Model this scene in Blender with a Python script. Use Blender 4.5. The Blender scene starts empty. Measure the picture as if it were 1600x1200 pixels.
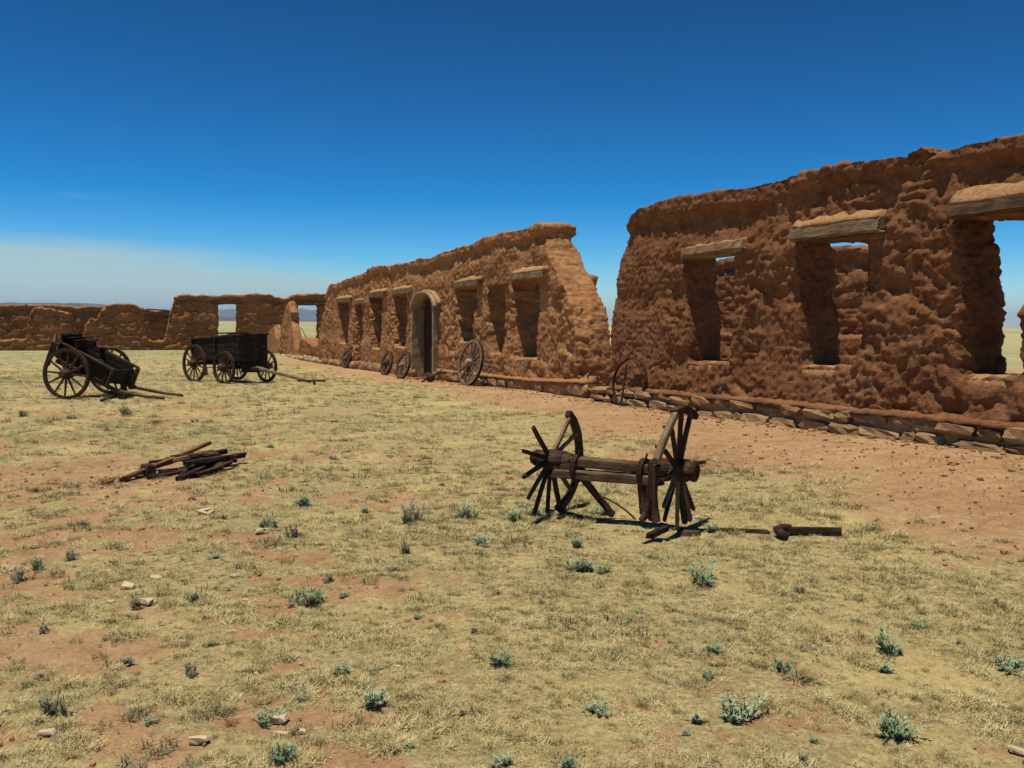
import bpy, math, random
import numpy as np
from mathutils import Vector, Matrix
from mathutils.geometry import tessellate_polygon

scene = bpy.context.scene
COL = scene.collection
rnd = random.Random(7)

# ------------------------------------------------------------------ camera
CAM = Vector((0.0, 0.0, 1.8))
FPX = 1386.0
PITCH = math.atan(96.0 / FPX)
ROLL = 0.0080
F = Vector((0, math.cos(PITCH), -math.sin(PITCH)))
M0 = Vector((0, math.sin(PITCH), math.cos(PITCH)))
L0 = Vector((1, 0, 0))
R = math.cos(ROLL) * L0 + math.sin(ROLL) * M0
U = -math.sin(ROLL) * L0 + math.cos(ROLL) * M0
cam_data = bpy.data.cameras.new('camera')
cam = bpy.data.objects.new('camera', cam_data)
COL.objects.link(cam)
mw = Matrix.Identity(4)
for i in range(3):
    mw[i][0] = R[i]; mw[i][1] = U[i]; mw[i][2] = -F[i]; mw[i][3] = CAM[i]
cam.matrix_world = mw
cam_data.sensor_width = 36.0
cam_data.lens = 36.0 * FPX / 1600.0
cam_data.clip_start = 0.05
cam_data.clip_end = 40000
scene.camera = cam

# ------------------------------------------------------------------ light
SUN_DIR = Vector((-0.150, -0.122, 1.0)).normalized()
elev = math.asin(SUN_DIR.z)
azim = math.atan2(SUN_DIR.x, SUN_DIR.y)
world = bpy.data.worlds.new('World')
scene.world = world
world.use_nodes = True
wn = world.node_tree; wn.nodes.clear()
wl = wn.links.new
sky = wn.nodes.new('ShaderNodeTexSky'); sky.sky_type = 'NISHITA'; sky.sun_disc = False
sky.sun_elevation = elev; sky.sun_rotation = azim
sky.altitude = 2100; sky.air_density = 1.0; sky.dust_density = 0.6; sky.ozone_density = 3.0
hs = wn.nodes.new('ShaderNodeHueSaturation'); hs.inputs['Saturation'].default_value = 1.16
hs.inputs['Hue'].default_value = 0.484; hs.inputs['Value'].default_value = 0.235
gm = wn.nodes.new('ShaderNodeGamma'); gm.inputs[1].default_value = 2.2
wl(sky.outputs[0], gm.inputs[0]); wl(gm.outputs[0], hs.inputs['Color'])
# a thin pale cloud bank low over the horizon on the left, and two faint wisps
tc = wn.nodes.new('ShaderNodeTexCoord')
sep = wn.nodes.new('ShaderNodeSeparateXYZ'); wl(tc.outputs['Generated'], sep.inputs[0])
def wmath(op, a, b=None, c=None):
    n = wn.nodes.new('ShaderNodeMath'); n.operation = op
    for k, v in enumerate((a, b, c)):
        if v is None: continue
        if hasattr(v, 'is_output'): wl(v, n.inputs[k])
        else: n.inputs[k].default_value = v
    return n.outputs[0]
def wrange(v, a, b, c=0.0, d=1.0):
    n = wn.nodes.new('ShaderNodeMapRange'); n.interpolation_type = 'SMOOTHSTEP'
    wl(v, n.inputs[0]); n.inputs[1].default_value = a; n.inputs[2].default_value = b
    n.inputs[3].default_value = c; n.inputs[4].default_value = d
    return n.outputs[0]
az = wmath('ARCTAN2', sep.outputs[0], sep.outputs[1])
mp = wn.nodes.new('ShaderNodeMapping'); mp.inputs['Scale'].default_value = (2.2, 2.2, 26.0)
wl(tc.outputs['Generated'], mp.inputs[0])
cn = wn.nodes.new('ShaderNodeTexNoise'); cn.inputs['Scale'].default_value = 1.6
cn.inputs['Detail'].default_value = 6; cn.inputs['Roughness'].default_value = 0.55
wl(mp.outputs[0], cn.inputs[0])
elv = wmath('ADD', sep.outputs[2], wmath('MULTIPLY', wmath('SUBTRACT', cn.outputs[0], 0.5), 0.05))
azl = wmath('ADD', sep.outputs[2], wmath('MULTIPLY', az, 0.07))      # the bank slopes down to the right
azn = wmath('ADD', azl, wmath('MULTIPLY', wmath('SUBTRACT', cn.outputs[0], 0.5), 0.045))
bank = wmath('MULTIPLY', wrange(azn, 0.056, 0.026), wrange(elv, -0.02, 0.012))
bank = wmath('MULTIPLY', bank, wrange(az, -0.02, -0.24))
bank = wmath('MULTIPLY', bank, wrange(az, -1.5, -1.0))
wisp = wmath('MULTIPLY', wrange(cn.outputs[0], 0.55, 0.75), wmath('MULTIPLY', wrange(sep.outputs[2], 0.05, 0.11), wrange(sep.outputs[2], 0.2, 0.14)))
wisp = wmath('MULTIPLY', wmath('MULTIPLY', wisp, wrange(az, -0.36, -0.5)), 0.55)
cloud = wmath('MINIMUM', wmath('ADD', wmath('MULTIPLY', bank, 0.72), wisp), 0.8)
mixc = wn.nodes.new('ShaderNodeMix'); mixc.data_type = 'RGBA'
wl(cloud, mixc.inputs[0]); wl(hs.outputs[0], mixc.inputs[6]); mixc.inputs[7].default_value = (9.5, 11.6, 10.6, 1)
bg = wn.nodes.new('ShaderNodeBackground'); bg.inputs[1].default_value = 0.05
out = wn.nodes.new('ShaderNodeOutputWorld')
wl(mixc.outputs[2], bg.inputs[0]); wl(bg.outputs[0], out.inputs[0])

sun_data = bpy.data.lights.new('sun', 'SUN'); sun_data.energy = 4.8; sun_data.angle = math.radians(0.5)
sun_data.color = (1.0, 0.93, 0.80)
sun = bpy.data.objects.new('sun', sun_data); COL.objects.link(sun)
sun.location = (-20, -20, 60)
sun.rotation_euler = SUN_DIR.to_track_quat('Z', 'Y').to_euler()

scene.render.engine = 'CYCLES'
scene.cycles.max_bounces = 5; scene.cycles.diffuse_bounces = 1; scene.cycles.volume_bounces = 0
scene.view_settings.view_transform = 'Standard'; scene.view_settings.look = 'None'
scene.view_settings.gamma = 1.0; scene.view_settings.use_curve_mapping = False
scene.view_settings.exposure = 0.15

# ------------------------------------------------------------------ noise
def _h(ix, iy, iz, seed):
    n = (ix.astype(np.int64) * 374761393 + iy.astype(np.int64) * 668265263 + iz.astype(np.int64) * 2147483647 + seed * 144269) & 0xffffffff
    n = ((n ^ (n >> 13)) * 1274126177) & 0xffffffff
    n = ((n ^ (n >> 16)) * 2246822519) & 0xffffffff
    n = n ^ (n >> 15)
    return (n & 0xffff) / 32767.5 - 1.0
def vnoise(P, seed=0):
    i = np.floor(P); f = P - i; i = i.astype(np.int64)
    u = f * f * f * (f * (f * 6 - 15) + 10)
    r = 0
    for dx in (0, 1):
        wx = u[:, 0] if dx else 1 - u[:, 0]
        for dy in (0, 1):
            wy = u[:, 1] if dy else 1 - u[:, 1]
            for dz in (0, 1):
                wz = u[:, 2] if dz else 1 - u[:, 2]
                r = r + wx * wy * wz * _h(i[:, 0] + dx, i[:, 1] + dy, i[:, 2] + dz, seed)
    return r
def fbm(P, oct=4, seed=0, gain=0.5):
    r = 0; a = 1.0; s = 0
    for o in range(oct):
        r = r + a * vnoise(P * (2.03 ** o) + 17.3 * o, seed + o); s += a; a *= gain
    return r / s
def P3(x, y, z=0.0):
    x = np.asarray(x, float); y = np.asarray(y, float)
    return np.stack([x, y, np.zeros_like(x) + z], 1)
def sstep(x, a, b):
    t = np.clip((x - a) / (b - a), 0, 1)
    return t * t * (3 - 2 * t)

# ------------------------------------------------------------------ terrain
FO = (5.945, 10.3)                   # a point of the main facade line
NEAR = Vector((0.3849, -0.9229, 0)); BACK = Vector((0.9229, 0.3849, 0))
def facade_dist(x, y):               # metres in front of the facade line
    return (10.24 - 0.417 * y - x) * 0.9229
def terrain(x, y):
    x = np.atleast_1d(np.asarray(x, float)); y = np.atleast_1d(np.asarray(y, float))
    g = np.interp(y, [-50, 19, 26, 33, 42, 55, 75, 200], [0, 0, -0.07, -0.25, -0.45, -0.68, -0.72, -0.75])
    fd = facade_dist(x, y)
    m = sstep(fd, 5.5, 0.3) * np.interp(y, [-5, 4, 10.3, 14, 18.6, 23, 27], [0.2, 0.35, 0.35, 0.22, 0.10, 0.10, 0.0])
    r = np.hypot(x, y)
    fade = np.exp(-(r / 45.0) ** 2)
    p = P3(x, y)
    d = 0.035 * fbm(p * 0.55, 3, 5) + 0.020 * fbm(p * 2.6, 3, 9)
    return g + m + d * fade
def tz(x, y): return float(terrain([x], [y])[0])
def ray(px, py):
    d = F * FPX + R * (px - 800.0) - U * (py - 600.0)
    return d / d.y
def on_ground(px, py):
    d = ray(px, py); z = 0.0
    for _ in range(30):
        t = (z - CAM.z) / d.z
        p = CAM + d * t
        z = 0.5 * z + 0.5 * tz(p.x, p.y)
    return Vector((p.x, p.y, tz(p.x, p.y)))

class Plane:
    """a vertical plane with a local frame: X along it (to the right), Y away from the yard, Z up"""
    def __init__(s, ox, oy, xdir):
        s.x = Vector((xdir[0], xdir[1], 0)).normalized(); s.y = Vector((-s.x.y, s.x.x, 0))
        s.o = Vector((ox, oy, tz(ox, oy))); s.rot = math.atan2(s.x.y, s.x.x)
    def xz(s, px, py, w=0.0):
        d = ray(px, py); o = s.o + s.y * w
        t = (o - CAM).dot(s.y) / d.dot(s.y)
        p = CAM + d * t - s.o
        return (p.dot(s.x), p.z)
    def ground(s, X, w=0.0):
        p = s.o + s.x * X + s.y * w
        return tz(p.x, p.y) - s.o.z
FAC = Plane(FO[0], FO[1], (NEAR.x, NEAR.y))
gp = on_ground(270, 547)
FAR = Plane(gp.x, gp.y, (BACK.x, BACK.y))
FARO = (FAR.o.x, FAR.o.y); FARN = (FAR.y.x, FAR.y.y)

# ------------------------------------------------------------------ objects
def props(o, label=None, cat=None, group=None, kind=None):
    if label: o['label'] = label
    if cat: o['category'] = cat
    if group: o['group'] = group
    if kind: o['kind'] = kind
    return o
def empty(name, loc, rz=0.0, label=None, cat=None, group=None):
    o = bpy.data.objects.new(name, None); COL.objects.link(o)
    o.empty_display_size = 0.2
    o.location = loc; o.rotation_euler = (0, 0, rz)
    return props(o, label, cat, group)
def link(name, me, mat=None, parent=None, smooth=False):
    o = bpy.data.objects.new(name, me); COL.objects.link(o)
    if mat is not None and not me.materials: me.materials.append(mat)
    if parent is not None: o.parent = parent
    if smooth: me.polygons.foreach_set('use_smooth', [True] * len(me.polygons))
    return o
def copy_tree(o, parent=None):
    c = o.copy(); COL.objects.link(c)
    if parent is not None: c.parent = parent
    for ch in list(o.children): copy_tree(ch, c)
    return c

# ------------------------------------------------------------------ materials
def new_mat(name, rough=0.9):
    m = bpy.data.materials.new(name); m.use_nodes = True
    b = m.node_tree.nodes['Principled BSDF']; b.inputs['Roughness'].default_value = rough
    b.inputs['Specular IOR Level'].default_value = 0.15
    return m, m.node_tree, b
class NT:
    def __init__(s, nt): s.nt = nt
    def node(s, t, **kw):
        n = s.nt.nodes.new(t)
        for k, v in kw.items(): setattr(n, k, v)
        return n
    def link(s, a, b): s.nt.links.new(a, b)
    def noise(s, vec, scale, detail=4, rough=0.55, dist=0.0):
        n = s.node('ShaderNodeTexNoise'); n.inputs['Scale'].default_value = scale
        n.inputs['Detail'].default_value = detail; n.inputs['Roughness'].default_value = rough
        n.inputs['Distortion'].default_value = dist
        if vec is not None: s.link(vec, n.inputs['Vector'])
        return n.outputs[0]
    def ramp(s, fac, stops):
        n = s.node('ShaderNodeValToRGB'); s.link(fac, n.inputs[0])
        e = n.color_ramp.elements
        while len(e) < len(stops): e.new(0.5)
        for el, (p, c) in zip(e, stops):
            el.position = p; el.color = (*c, 1) if len(c) == 3 else c
        return n.outputs[0]
    def mix(s, fac, a, b, mode='MIX'):
        n = s.node('ShaderNodeMix', data_type='RGBA', blend_type=mode)
        for k, v in ((0, fac), (6, a), (7, b)):
            if hasattr(v, 'is_output'): s.link(v, n.inputs[k])
            elif k == 0: n.inputs[0].default_value = v
            else: n.inputs[k].default_value = (*v, 1)
        return n.outputs[2]
    def math(s, op, a, b=None):
        n = s.node('ShaderNodeMath', operation=op)
        for k, v in enumerate((a, b)):
            if v is None: continue
            if hasattr(v, 'is_output'): s.link(v, n.inputs[k])
            else: n.inputs[k].default_value = v
        return n.outputs[0]
    def rng(s, v, a, b, c=0.0, d=1.0):
        n = s.node('ShaderNodeMapRange', interpolation_type='SMOOTHSTEP'); s.link(v, n.inputs[0])
        for k, q in ((1, a), (2, b), (3, c), (4, d)): n.inputs[k].default_value = q
        return n.outputs[0]
    def bump(s, h, strength, dist, normal=None):
        n = s.node('ShaderNodeBump'); n.inputs['Strength'].default_value = strength
        n.inputs['Distance'].default_value = dist; s.link(h, n.inputs['Height'])
        if normal is not None: s.link(normal, n.inputs['Normal'])
        return n.outputs[0]

def adobe_mat(name, c_dark, c_mid, c_light, straw, straw_amt, course=0.0, bmp=1.0):
    m, nt, b = new_mat(name, 0.97); N = NT(nt)
    pos = N.node('ShaderNodeTexCoord').outputs['Object']
    n1 = N.noise(pos, 0.9, 5, 0.6); n2 = N.noise(pos, 7.0, 6, 0.65, 0.4); n3 = N.noise(pos, 38.0, 4, 0.7)
    f = N.math('ADD', N.math('MULTIPLY', n1, 0.45), N.math('MULTIPLY', n2, 0.55))
    c = N.ramp(f, [(0.36, c_dark), (0.5, c_mid), (0.64, c_light)])
    n4 = N.noise(pos, 2.3, 4, 0.6, 0.6)
    c = N.mix(N.math('MULTIPLY', N.rng(n4, 0.5, 0.66), straw_amt), c, straw)
    n5 = N.noise(pos, 13.0, 3, 0.6)
    c = N.mix(N.rng(n5, 0.58, 0.72, 0, 0.45), c, tuple(v * 0.62 for v in c_dark))     # darker spots and stains, scattered by noise
    fine = N.mix(N.rng(n3, 0.3, 0.75, 0.0, 1.0), (0.78, 0.76, 0.74), (1.16, 1.15, 1.13))
    c = N.mix(1.0, c, fine, 'MULTIPLY')
    N.link(c, b.inputs['Base Color'])
    h = N.math('ADD', N.math('MULTIPLY', n2, 1.0), N.math('MULTIPLY', n3, 0.35))
    nb = N.bump(h, 0.9, 0.05 * bmp)
    g = N.noise(pos, 120.0, 2, 0.6)
    nb = N.bump(g, 0.5, 0.008 * bmp, nb)
    if course > 0:
        sp = N.node('ShaderNodeSeparateXYZ'); N.link(pos, sp.inputs[0])
    N.link(nb, b.inputs['Normal'])
    return m
M = {}
M['adobe'] = adobe_mat('adobe', (0.140, 0.056, 0.024), (0.215, 0.092, 0.039), (0.30, 0.143, 0.065), (0.30, 0.175, 0.082), 0.35)
M['adobe_tan'] = adobe_mat('adobe_tan', (0.24, 0.102, 0.039), (0.35, 0.162, 0.064), (0.45, 0.235, 0.102), (0.42, 0.27, 0.125), 0.6)
M['adobe_far'] = adobe_mat('adobe_far', (0.20, 0.078, 0.028), (0.30, 0.125, 0.046), (0.39, 0.18, 0.072), (0.30, 0.18, 0.08), 0.3)
M['mud_cap'] = adobe_mat('mud_plaster', (0.30, 0.155, 0.066), (0.40, 0.22, 0.10), (0.47, 0.275, 0.135), (0.42, 0.29, 0.15), 0.3)
M['stone'] = adobe_mat('sandstone', (0.22, 0.13, 0.062), (0.34, 0.215, 0.108), (0.46, 0.31, 0.165), (0.27, 0.13, 0.06), 0.55, bmp=0.45)
M['stone_b'] = adobe_mat('brown_stone', (0.17, 0.095, 0.045), (0.26, 0.155, 0.075), (0.36, 0.23, 0.12), (0.22, 0.11, 0.05), 0.5, bmp=0.45)
M['pale_stone'] = adobe_mat('pale_sandstone', (0.38, 0.27, 0.14), (0.50, 0.38, 0.22), (0.60, 0.48, 0.31), (0.34, 0.2, 0.1), 0.4, bmp=0.22)
M['rock'] = adobe_mat('field_rock', (0.42, 0.32, 0.19), (0.56, 0.45, 0.29), (0.68, 0.57, 0.40), (0.42, 0.26, 0.14), 0.4, bmp=0.06)
M['mud_stone'] = adobe_mat('mud_block', (0.28, 0.14, 0.06), (0.37, 0.20, 0.09), (0.44, 0.26, 0.125), (0.38, 0.26, 0.13), 0.4, bmp=0.22)
M['plaster'] = adobe_mat('lime_plaster', (0.24, 0.175, 0.10), (0.34, 0.26, 0.16), (0.43, 0.345, 0.225), (0.26, 0.15, 0.075), 0.6)

def wood_mat(name, c1, c2, c3, axis=0, rough=0.8):
    m, nt, b = new_mat(name, rough); N = NT(nt)
    pos = N.node('ShaderNodeTexCoord').outputs['Generated' if False else 'Object']
    mpn = N.node('ShaderNodeMapping'); sc = [26.0, 26.0, 26.0]; sc[axis] = 1.6
    mpn.inputs['Scale'].default_value = sc; N.link(pos, mpn.inputs[0])
    a = N.noise(mpn.outputs[0], 1.0, 5, 0.65, 0.5); bb = N.noise(mpn.outputs[0], 3.2, 4, 0.7)
    big = N.noise(pos, 3.5, 3, 0.5)
    f = N.math('ADD', N.math('MULTIPLY', a, 0.6), N.math('MULTIPLY', big, 0.4))
    c = N.ramp(f, [(0.36, c1), (0.5, c2), (0.66, c3)])
    c = N.mix(N.rng(bb, 0.52, 0.64, 0, 0.75), c, tuple(v * 0.35 for v in c1))
    N.link(c, b.inputs['Base Color'])
    N.link(N.bump(N.math('ADD', a, bb), 0.9, 0.012), b.inputs['Normal'])
    return m
for ax, nm in enumerate('xyz'):
    M['wood_' + nm] = wood_mat('old_brown_wood_' + nm, (0.022, 0.011, 0.006), (0.060, 0.031, 0.017), (0.125, 0.072, 0.042), ax)
    M['beam_' + nm] = wood_mat('weathered_beam_' + nm, (0.045, 0.025, 0.014), (0.105, 0.062, 0.036), (0.20, 0.13, 0.080), ax)
    M['grey_' + nm] = wood_mat('grey_wood_' + nm, (0.11, 0.072, 0.038), (0.21, 0.145, 0.08), (0.34, 0.25, 0.15), ax)
    M['black_' + nm] = wood_mat('dark_painted_wood_' + nm, (0.010, 0.006, 0.005), (0.026, 0.017, 0.012), (0.075, 0.048, 0.034), ax)
    M['red_' + nm] = wood_mat('red_brown_wood_' + nm, (0.10, 0.045, 0.018), (0.19, 0.088, 0.038), (0.29, 0.15, 0.07), ax)
M['iron'] = wood_mat('rusty_iron', (0.018, 0.009, 0.006), (0.050, 0.022, 0.013), (0.11, 0.045, 0.024), 0, 0.7)

# ------------------------------------------------------------------ mesh building
class MB:
    def __init__(s): s.v = []; s.f = []
    def add(s, verts, faces):
        o = len(s.v); s.v += [tuple(v) for v in verts]; s.f += [tuple(i + o for i in f) for f in faces]
    def rings(s, rings, cap=True, close=False):
        n = len(rings[0]); vs = [p for r in rings for p in r]; fs = []
        k = len(rings)
        for i in range(k if close else k - 1):
            a = i * n; b = ((i + 1) % k) * n
            for j in range(n):
                q = (j + 1) % n
                fs.append((a + j, a + q, b + q, b + j))
        if cap and not close:
            fs.append(tuple(range(n))[::-1]); fs.append(tuple(range((k - 1) * n, k * n)))
        s.add(vs, fs)
    def beam(s, p0, p1, w, h, seg=5, jit=0.06, up=(0, 0, 1), w1=None, h1=None, bend=0.0, rag=0.0, seed=0):
        r = random.Random(seed * 131 + 7)
        p0 = Vector(p0); p1 = Vector(p1); d = (p1 - p0).normalized(); up = Vector(up)
        if abs(d.dot(up)) > 0.98: up = Vector((1, 0, 0))
        sx = d.cross(up).normalized(); sz = sx.cross(d).normalized()
        w1 = w if w1 is None else w1; h1 = h if h1 is None else h1
        rings = []
        base = [(-.5, -.36), (-.36, -.5), (.36, -.5), (.5, -.36), (.5, .36), (.36, .5), (-.36, .5), (-.5, .36)]
        bj = [(r.uniform(-1, 1), r.uniform(-1, 1)) for _ in base]
        for i in range(seg + 1):
            t = i / seg; ww = w + (w1 - w) * t; hh = h + (h1 - h) * t
            c = p0.lerp(p1, t) + sz * (bend * math.sin(math.pi * t)) + sx * r.uniform(-1, 1) * w * jit * .5 + sz * r.uniform(-1, 1) * h * jit * .5
            ring = []
            for (a, b), (ja, jb) in zip(base, bj):
                q = c + sx * ww * (a + jit * (ja * .6 + r.uniform(-.5, .5))) + sz * hh * (b + jit * (jb * .6 + r.uniform(-.5, .5)))
                if rag and i in (0, seg): q = q + d * r.uniform(-rag, rag)
                ring.append(q)
            rings.append(ring)
        s.rings(rings)
    def lathe(s, prof, seg=20, axis='y', cap=True):
        rings = []
        for (a, r) in prof:
            ring = []
            for j in range(seg):
                t = 2 * math.pi * j / seg
                if axis == 'y': ring.append((r * math.cos(t), a, -r * math.sin(t)))
                else: ring.append((a, r * math.cos(t), r * math.sin(t)))
            rings.append(ring)
        s.rings(rings, cap)
    def arc(s, R0, R1, w, a0, a1, seg, close=False, y0=0.0, chamfer=0.006, jit=0.0, seed=0):
        """a rectangular band bent round the Y axis, angles from +X towards +Z"""
        r = random.Random(seed); rings = []
        k = seg if close else seg + 1
        for i in range(k):
            t = a0 + (a1 - a0) * i / seg; ct, st = math.cos(t), math.sin(t)
            c = chamfer
            q = [(R0 + c, -w / 2), (R1 - c, -w / 2), (R1, -w / 2 + c), (R1, w / 2 - c), (R1 - c, w / 2), (R0 + c, w / 2), (R0, w / 2 - c), (R0, -w / 2 + c)]
            rings.append([((a + r.uniform(-jit, jit)) * ct, y0 + b + r.uniform(-jit, jit), (a + r.uniform(-jit, jit)) * st) for a, b in q])
        s.rings(rings, cap=not close, close=close)
    def tube(s, pts, r, seg=6, r1=None):
        pts = [Vector(p) for p in pts]; rings = []; k = len(pts)
        r1 = r if r1 is None else r1
        up = Vector((0.13, 0.21, 1)).normalized()
        for i, p in enumerate(pts):
            d = (pts[min(i + 1, k - 1)] - pts[max(i - 1, 0)]).normalized()
            a = d.cross(up)
            if a.length < 0.05: a = d.cross(Vector((1, 0, 0)))
            a.normalize(); b = a.cross(d); rr = r + (r1 - r) * i / (k - 1)
            rings.append([p + (a * math.cos(2 * math.pi * j / seg) + b * math.sin(2 * math.pi * j / seg)) * rr for j in range(seg)])
        s.rings(rings)
    def mesh(s, name):
        me = bpy.data.meshes.new(name); me.from_pydata(s.v, [], s.f); me.update()
        return me
    def build(s, name, mat, parent=None, smooth=False):
        return link(name, s.mesh(name), mat, parent, smooth)

def beam_obj(name, p0, p1, w, h, mat, parent=None, seed=0, **kw):
    """a timber with its own origin at one end and its local X along the grain"""
    p0 = Vector(p0); p1 = Vector(p1); d = p1 - p0; L = d.length
    b = MB(); b.beam((0, 0, 0), (L, 0, 0), w, h, seed=seed, **kw)
    o = b.build(name, mat, parent)
    x = d.normalized(); z = Vector((0, 0, 1)); y = z.cross(x)
    if y.length < 0.05: y = Vector((0, 1, 0))
    y.normalize(); z = x.cross(y)
    o.matrix_local = Matrix(((x.x, y.x, z.x, p0.x), (x.y, y.y, z.y, p0.y), (x.z, y.z, z.z, p0.z), (0, 0, 0, 1)))
    return o

def stone_mesh(seed, lumpy=0.17):
    r = random.Random(seed); vs = {}; fs = []
    def vid(i, j, k):
        if (i, j, k) not in vs:
            p = Vector((i - 1, j - 1, k - 1)) * 0.5
            nz = sum(1 for q in (i, j, k) if q != 1)
            if nz == 3: p *= 0.76
            elif nz == 2: p *= 0.90
            p += Vector((r.uniform(-1, 1), r.uniform(-1, 1), r.uniform(-1, 1))) * lumpy * 0.7
            vs[(i, j, k)] = (len(vs), p)
        return vs[(i, j, k)][0]
    for ax in range(3):
        for side in (0, 2):
            for a in (0, 1):
                for b in (0, 1):
                    q = []
                    for (da, db) in ((0, 0), (1, 0), (1, 1), (0, 1)):
                        c = [0, 0, 0]; c[ax] = side; c[(ax + 1) % 3] = a + da; c[(ax + 2) % 3] = b + db
                        q.append(vid(*c))
                    fs.append(tuple(q if side == 2 else q[::-1]))
    me = bpy.data.meshes.new('stone'); me.from_pydata([tuple(v[1]) for v in sorted(vs.values(), key=lambda t: t[0])], [], fs)
    me.update(); return me
STONES = [stone_mesh(s) for s in range(12)]
def stone_variants(mat):
    l = []
    for m in STONES:
        c = m.copy(); c.materials.append(mat); l.append(c)
    return l
ST_FOUND = stone_variants(M['stone']) + stone_variants(M['stone_b']) + stone_variants(M['mud_stone'])[:5]; ST_PALE = stone_variants(M['pale_stone']); ST_ROCK = stone_variants(M['rock']); ST_MUD = stone_variants(M['mud_stone'])

# ------------------------------------------------------------------ eroded adobe walls
def wall_solid(outline, holes, y0, y1):
    """a closed slab with holes; outline and holes are lists of (X, Z)"""
    loops = [outline] + holes
    tris = tessellate_polygon([[Vector((a, b, 0)) for a, b in l] for l in loops])
    flat = [p for l in loops for p in l]; n = len(flat)
    verts = [(a, y0, b) for a, b in flat] + [(a, y1, b) for a, b in flat]
    faces = []
    for t in tris:
        a, b, c = (Vector((*flat[i], 0)) for i in t)
        if (b - a).cross(c - a).z < 0: t = (t[0], t[2], t[1])
        faces.append(tuple(t)); faces.append(tuple(i + n for i in t[::-1]))
    o = 0
    for li, l in enumerate(loops):
        k = len(l)
        area = sum(l[i][0] * l[(i + 1) % k][1] - l[(i + 1) % k][0] * l[i][1] for i in range(k))
        ccw = area > 0
        for i in range(k):
            a = o + i; b = o + (i + 1) % k
            q = (a, a + n, b + n, b) if (ccw == (li == 0)) else (a, b, b + n, a + n)
            faces.append(q)
        o += k
    return verts, faces
def remesh(solids, voxel):
    mb = MB()
    for v, f in solids: mb.add(v, f)
    me = mb.mesh('tmp'); ob = bpy.data.objects.new('tmp', me); COL.objects.link(ob)
    md = ob.modifiers.new('r', 'REMESH'); md.mode = 'VOXEL'; md.voxel_size = voxel; md.use_smooth_shade = True
    dg = bpy.context.evaluated_depsgraph_get()
    res = bpy.data.meshes.new_from_object(ob.evaluated_get(dg))
    bpy.data.objects.remove(ob); bpy.data.meshes.remove(me)
    return res
def adobe_wall(name, solids, voxel, mat, parent, thick, top_fn, seed=0, amp=1.0, cap=0.12, belly=0.0, off=(0, 0, 0), course=0.0, stretch=1.35):
    me = remesh(solids, voxel)
    n = len(me.vertices); co = np.empty(n * 3); me.vertices.foreach_get('co', co); co = co.reshape(-1, 3)
    nr = np.empty(n * 3); me.vertices.foreach_get('normal', nr); nr = nr.reshape(-1, 3)
    Q = co + np.array(off)
    big = fbm(Q * 0.8, 2, seed + 1)
    warp = np.stack([fbm(Q * 1.7, 2, seed + 31), fbm(Q * 1.7 + 9, 2, seed + 32), fbm(Q * 1.7 + 5, 2, seed + 33)], 1) * 0.22
    W = Q + warp
    Ws = W * np.array([1.0, 1.0, stretch])
    def bil(fq, sd): return np.sqrt(np.abs(vnoise(Ws * fq, sd)) + 0.004) - 0.5
    lump = bil(1.9, seed + 2); lump2 = bil(4.0, seed + 3); lump3 = bil(8.5, seed + 13)
    knob = fbm(Q * np.array([1, 1, stretch / 1.35]) * 3.2, 4, seed + 8, 0.62)
    pit = sstep(vnoise(Ws * 2.6, seed + 4), 0.38, 0.8)
    fine = fbm(Q * 17.0, 3, seed + 5, 0.65)
    reg = 0.35 + 0.9 * np.clip(fbm(Q * 0.55, 3, seed + 12) * 2.2 + 0.5, 0, 1)
    d = amp * (0.040 * big + reg * (0.030 * lump + 0.038 * lump2 + 0.034 * lump3 + 0.045 * knob - 0.045 * pit) + 0.026 * fine)
    if course > 0:                    # worn courses of adobe bricks
        ph = (Q[:, 2] + 0.03 * fbm(Q * 1.2, 2, seed + 20)) / 0.125
        fr = np.abs(ph - np.floor(ph) - 0.5) * 2
        d -= course * sstep(fr, 0.7, 1.0)
    co2 = co + nr * d[:, None]
    # batter, hollow bands and the overhanging weathered cap
    zt = top_fn(co[:, 0]); t = zt - co[:, 2] + 0.10 * fbm(Q * 1.1, 2, seed + 6)
    hollow = sstep(t, 0.24, 0.34) * sstep(t, 0.85 + 0.5 * fbm(Q * 0.7, 2, seed + 17), 0.38) * (0.35 + 0.65 * sstep(fbm(Q * 0.9, 3, seed + 7), -0.25, 0.2))
    bt = co[:, 2] + 0.35 * fbm(P3(Q[:, 0] * 0.9, Q[:, 1] * 0), 3, seed + 9)
    bandz = sstep(bt, 1.75, 1.95) * sstep(bt, 2.5, 2.05)
    half = thick / 2
    s = half + 0.02 - cap * hollow * 0.9 + cap * 0.35 * sstep(t, 0.3, 0.2) - belly * bandz
    s = s + 0.05 * sstep(co[:, 2], 0.9, 0.3) * (1 if belly else 0.6)
    rel = (co2[:, 1] - half) / half
    co2[:, 1] = half + rel * s
    # the fallen ragged ends
    me.vertices.foreach_set('co', co2.ravel()); me.update()
    me.materials.clear()
    o = link(name, me, mat, parent, True)
    return o
def px_poly(pl, pts, w=0.0): return [pl.xz(a, b, w) for a, b in pts]
def rough_line(pts, r, step=0.35, amp=0.05):
    out_ = []
    for (a, b), (c, d) in zip(pts, pts[1:]):
        L = math.hypot(c - a, d - b); k = max(1, int(L / step))
        for i in range(k):
            t = i / k; out_.append((a + (c - a) * t, b + (d - b) * t + (r.uniform(-amp, amp) if i else 0)))
    out_.append(pts[-1]); return out_
def top_fn_of(pts):
    p = sorted(pts); xs = [a for a, _ in p]; zs = [b for _, b in p]
    return lambda X: np.interp(X, xs, zs)

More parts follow.
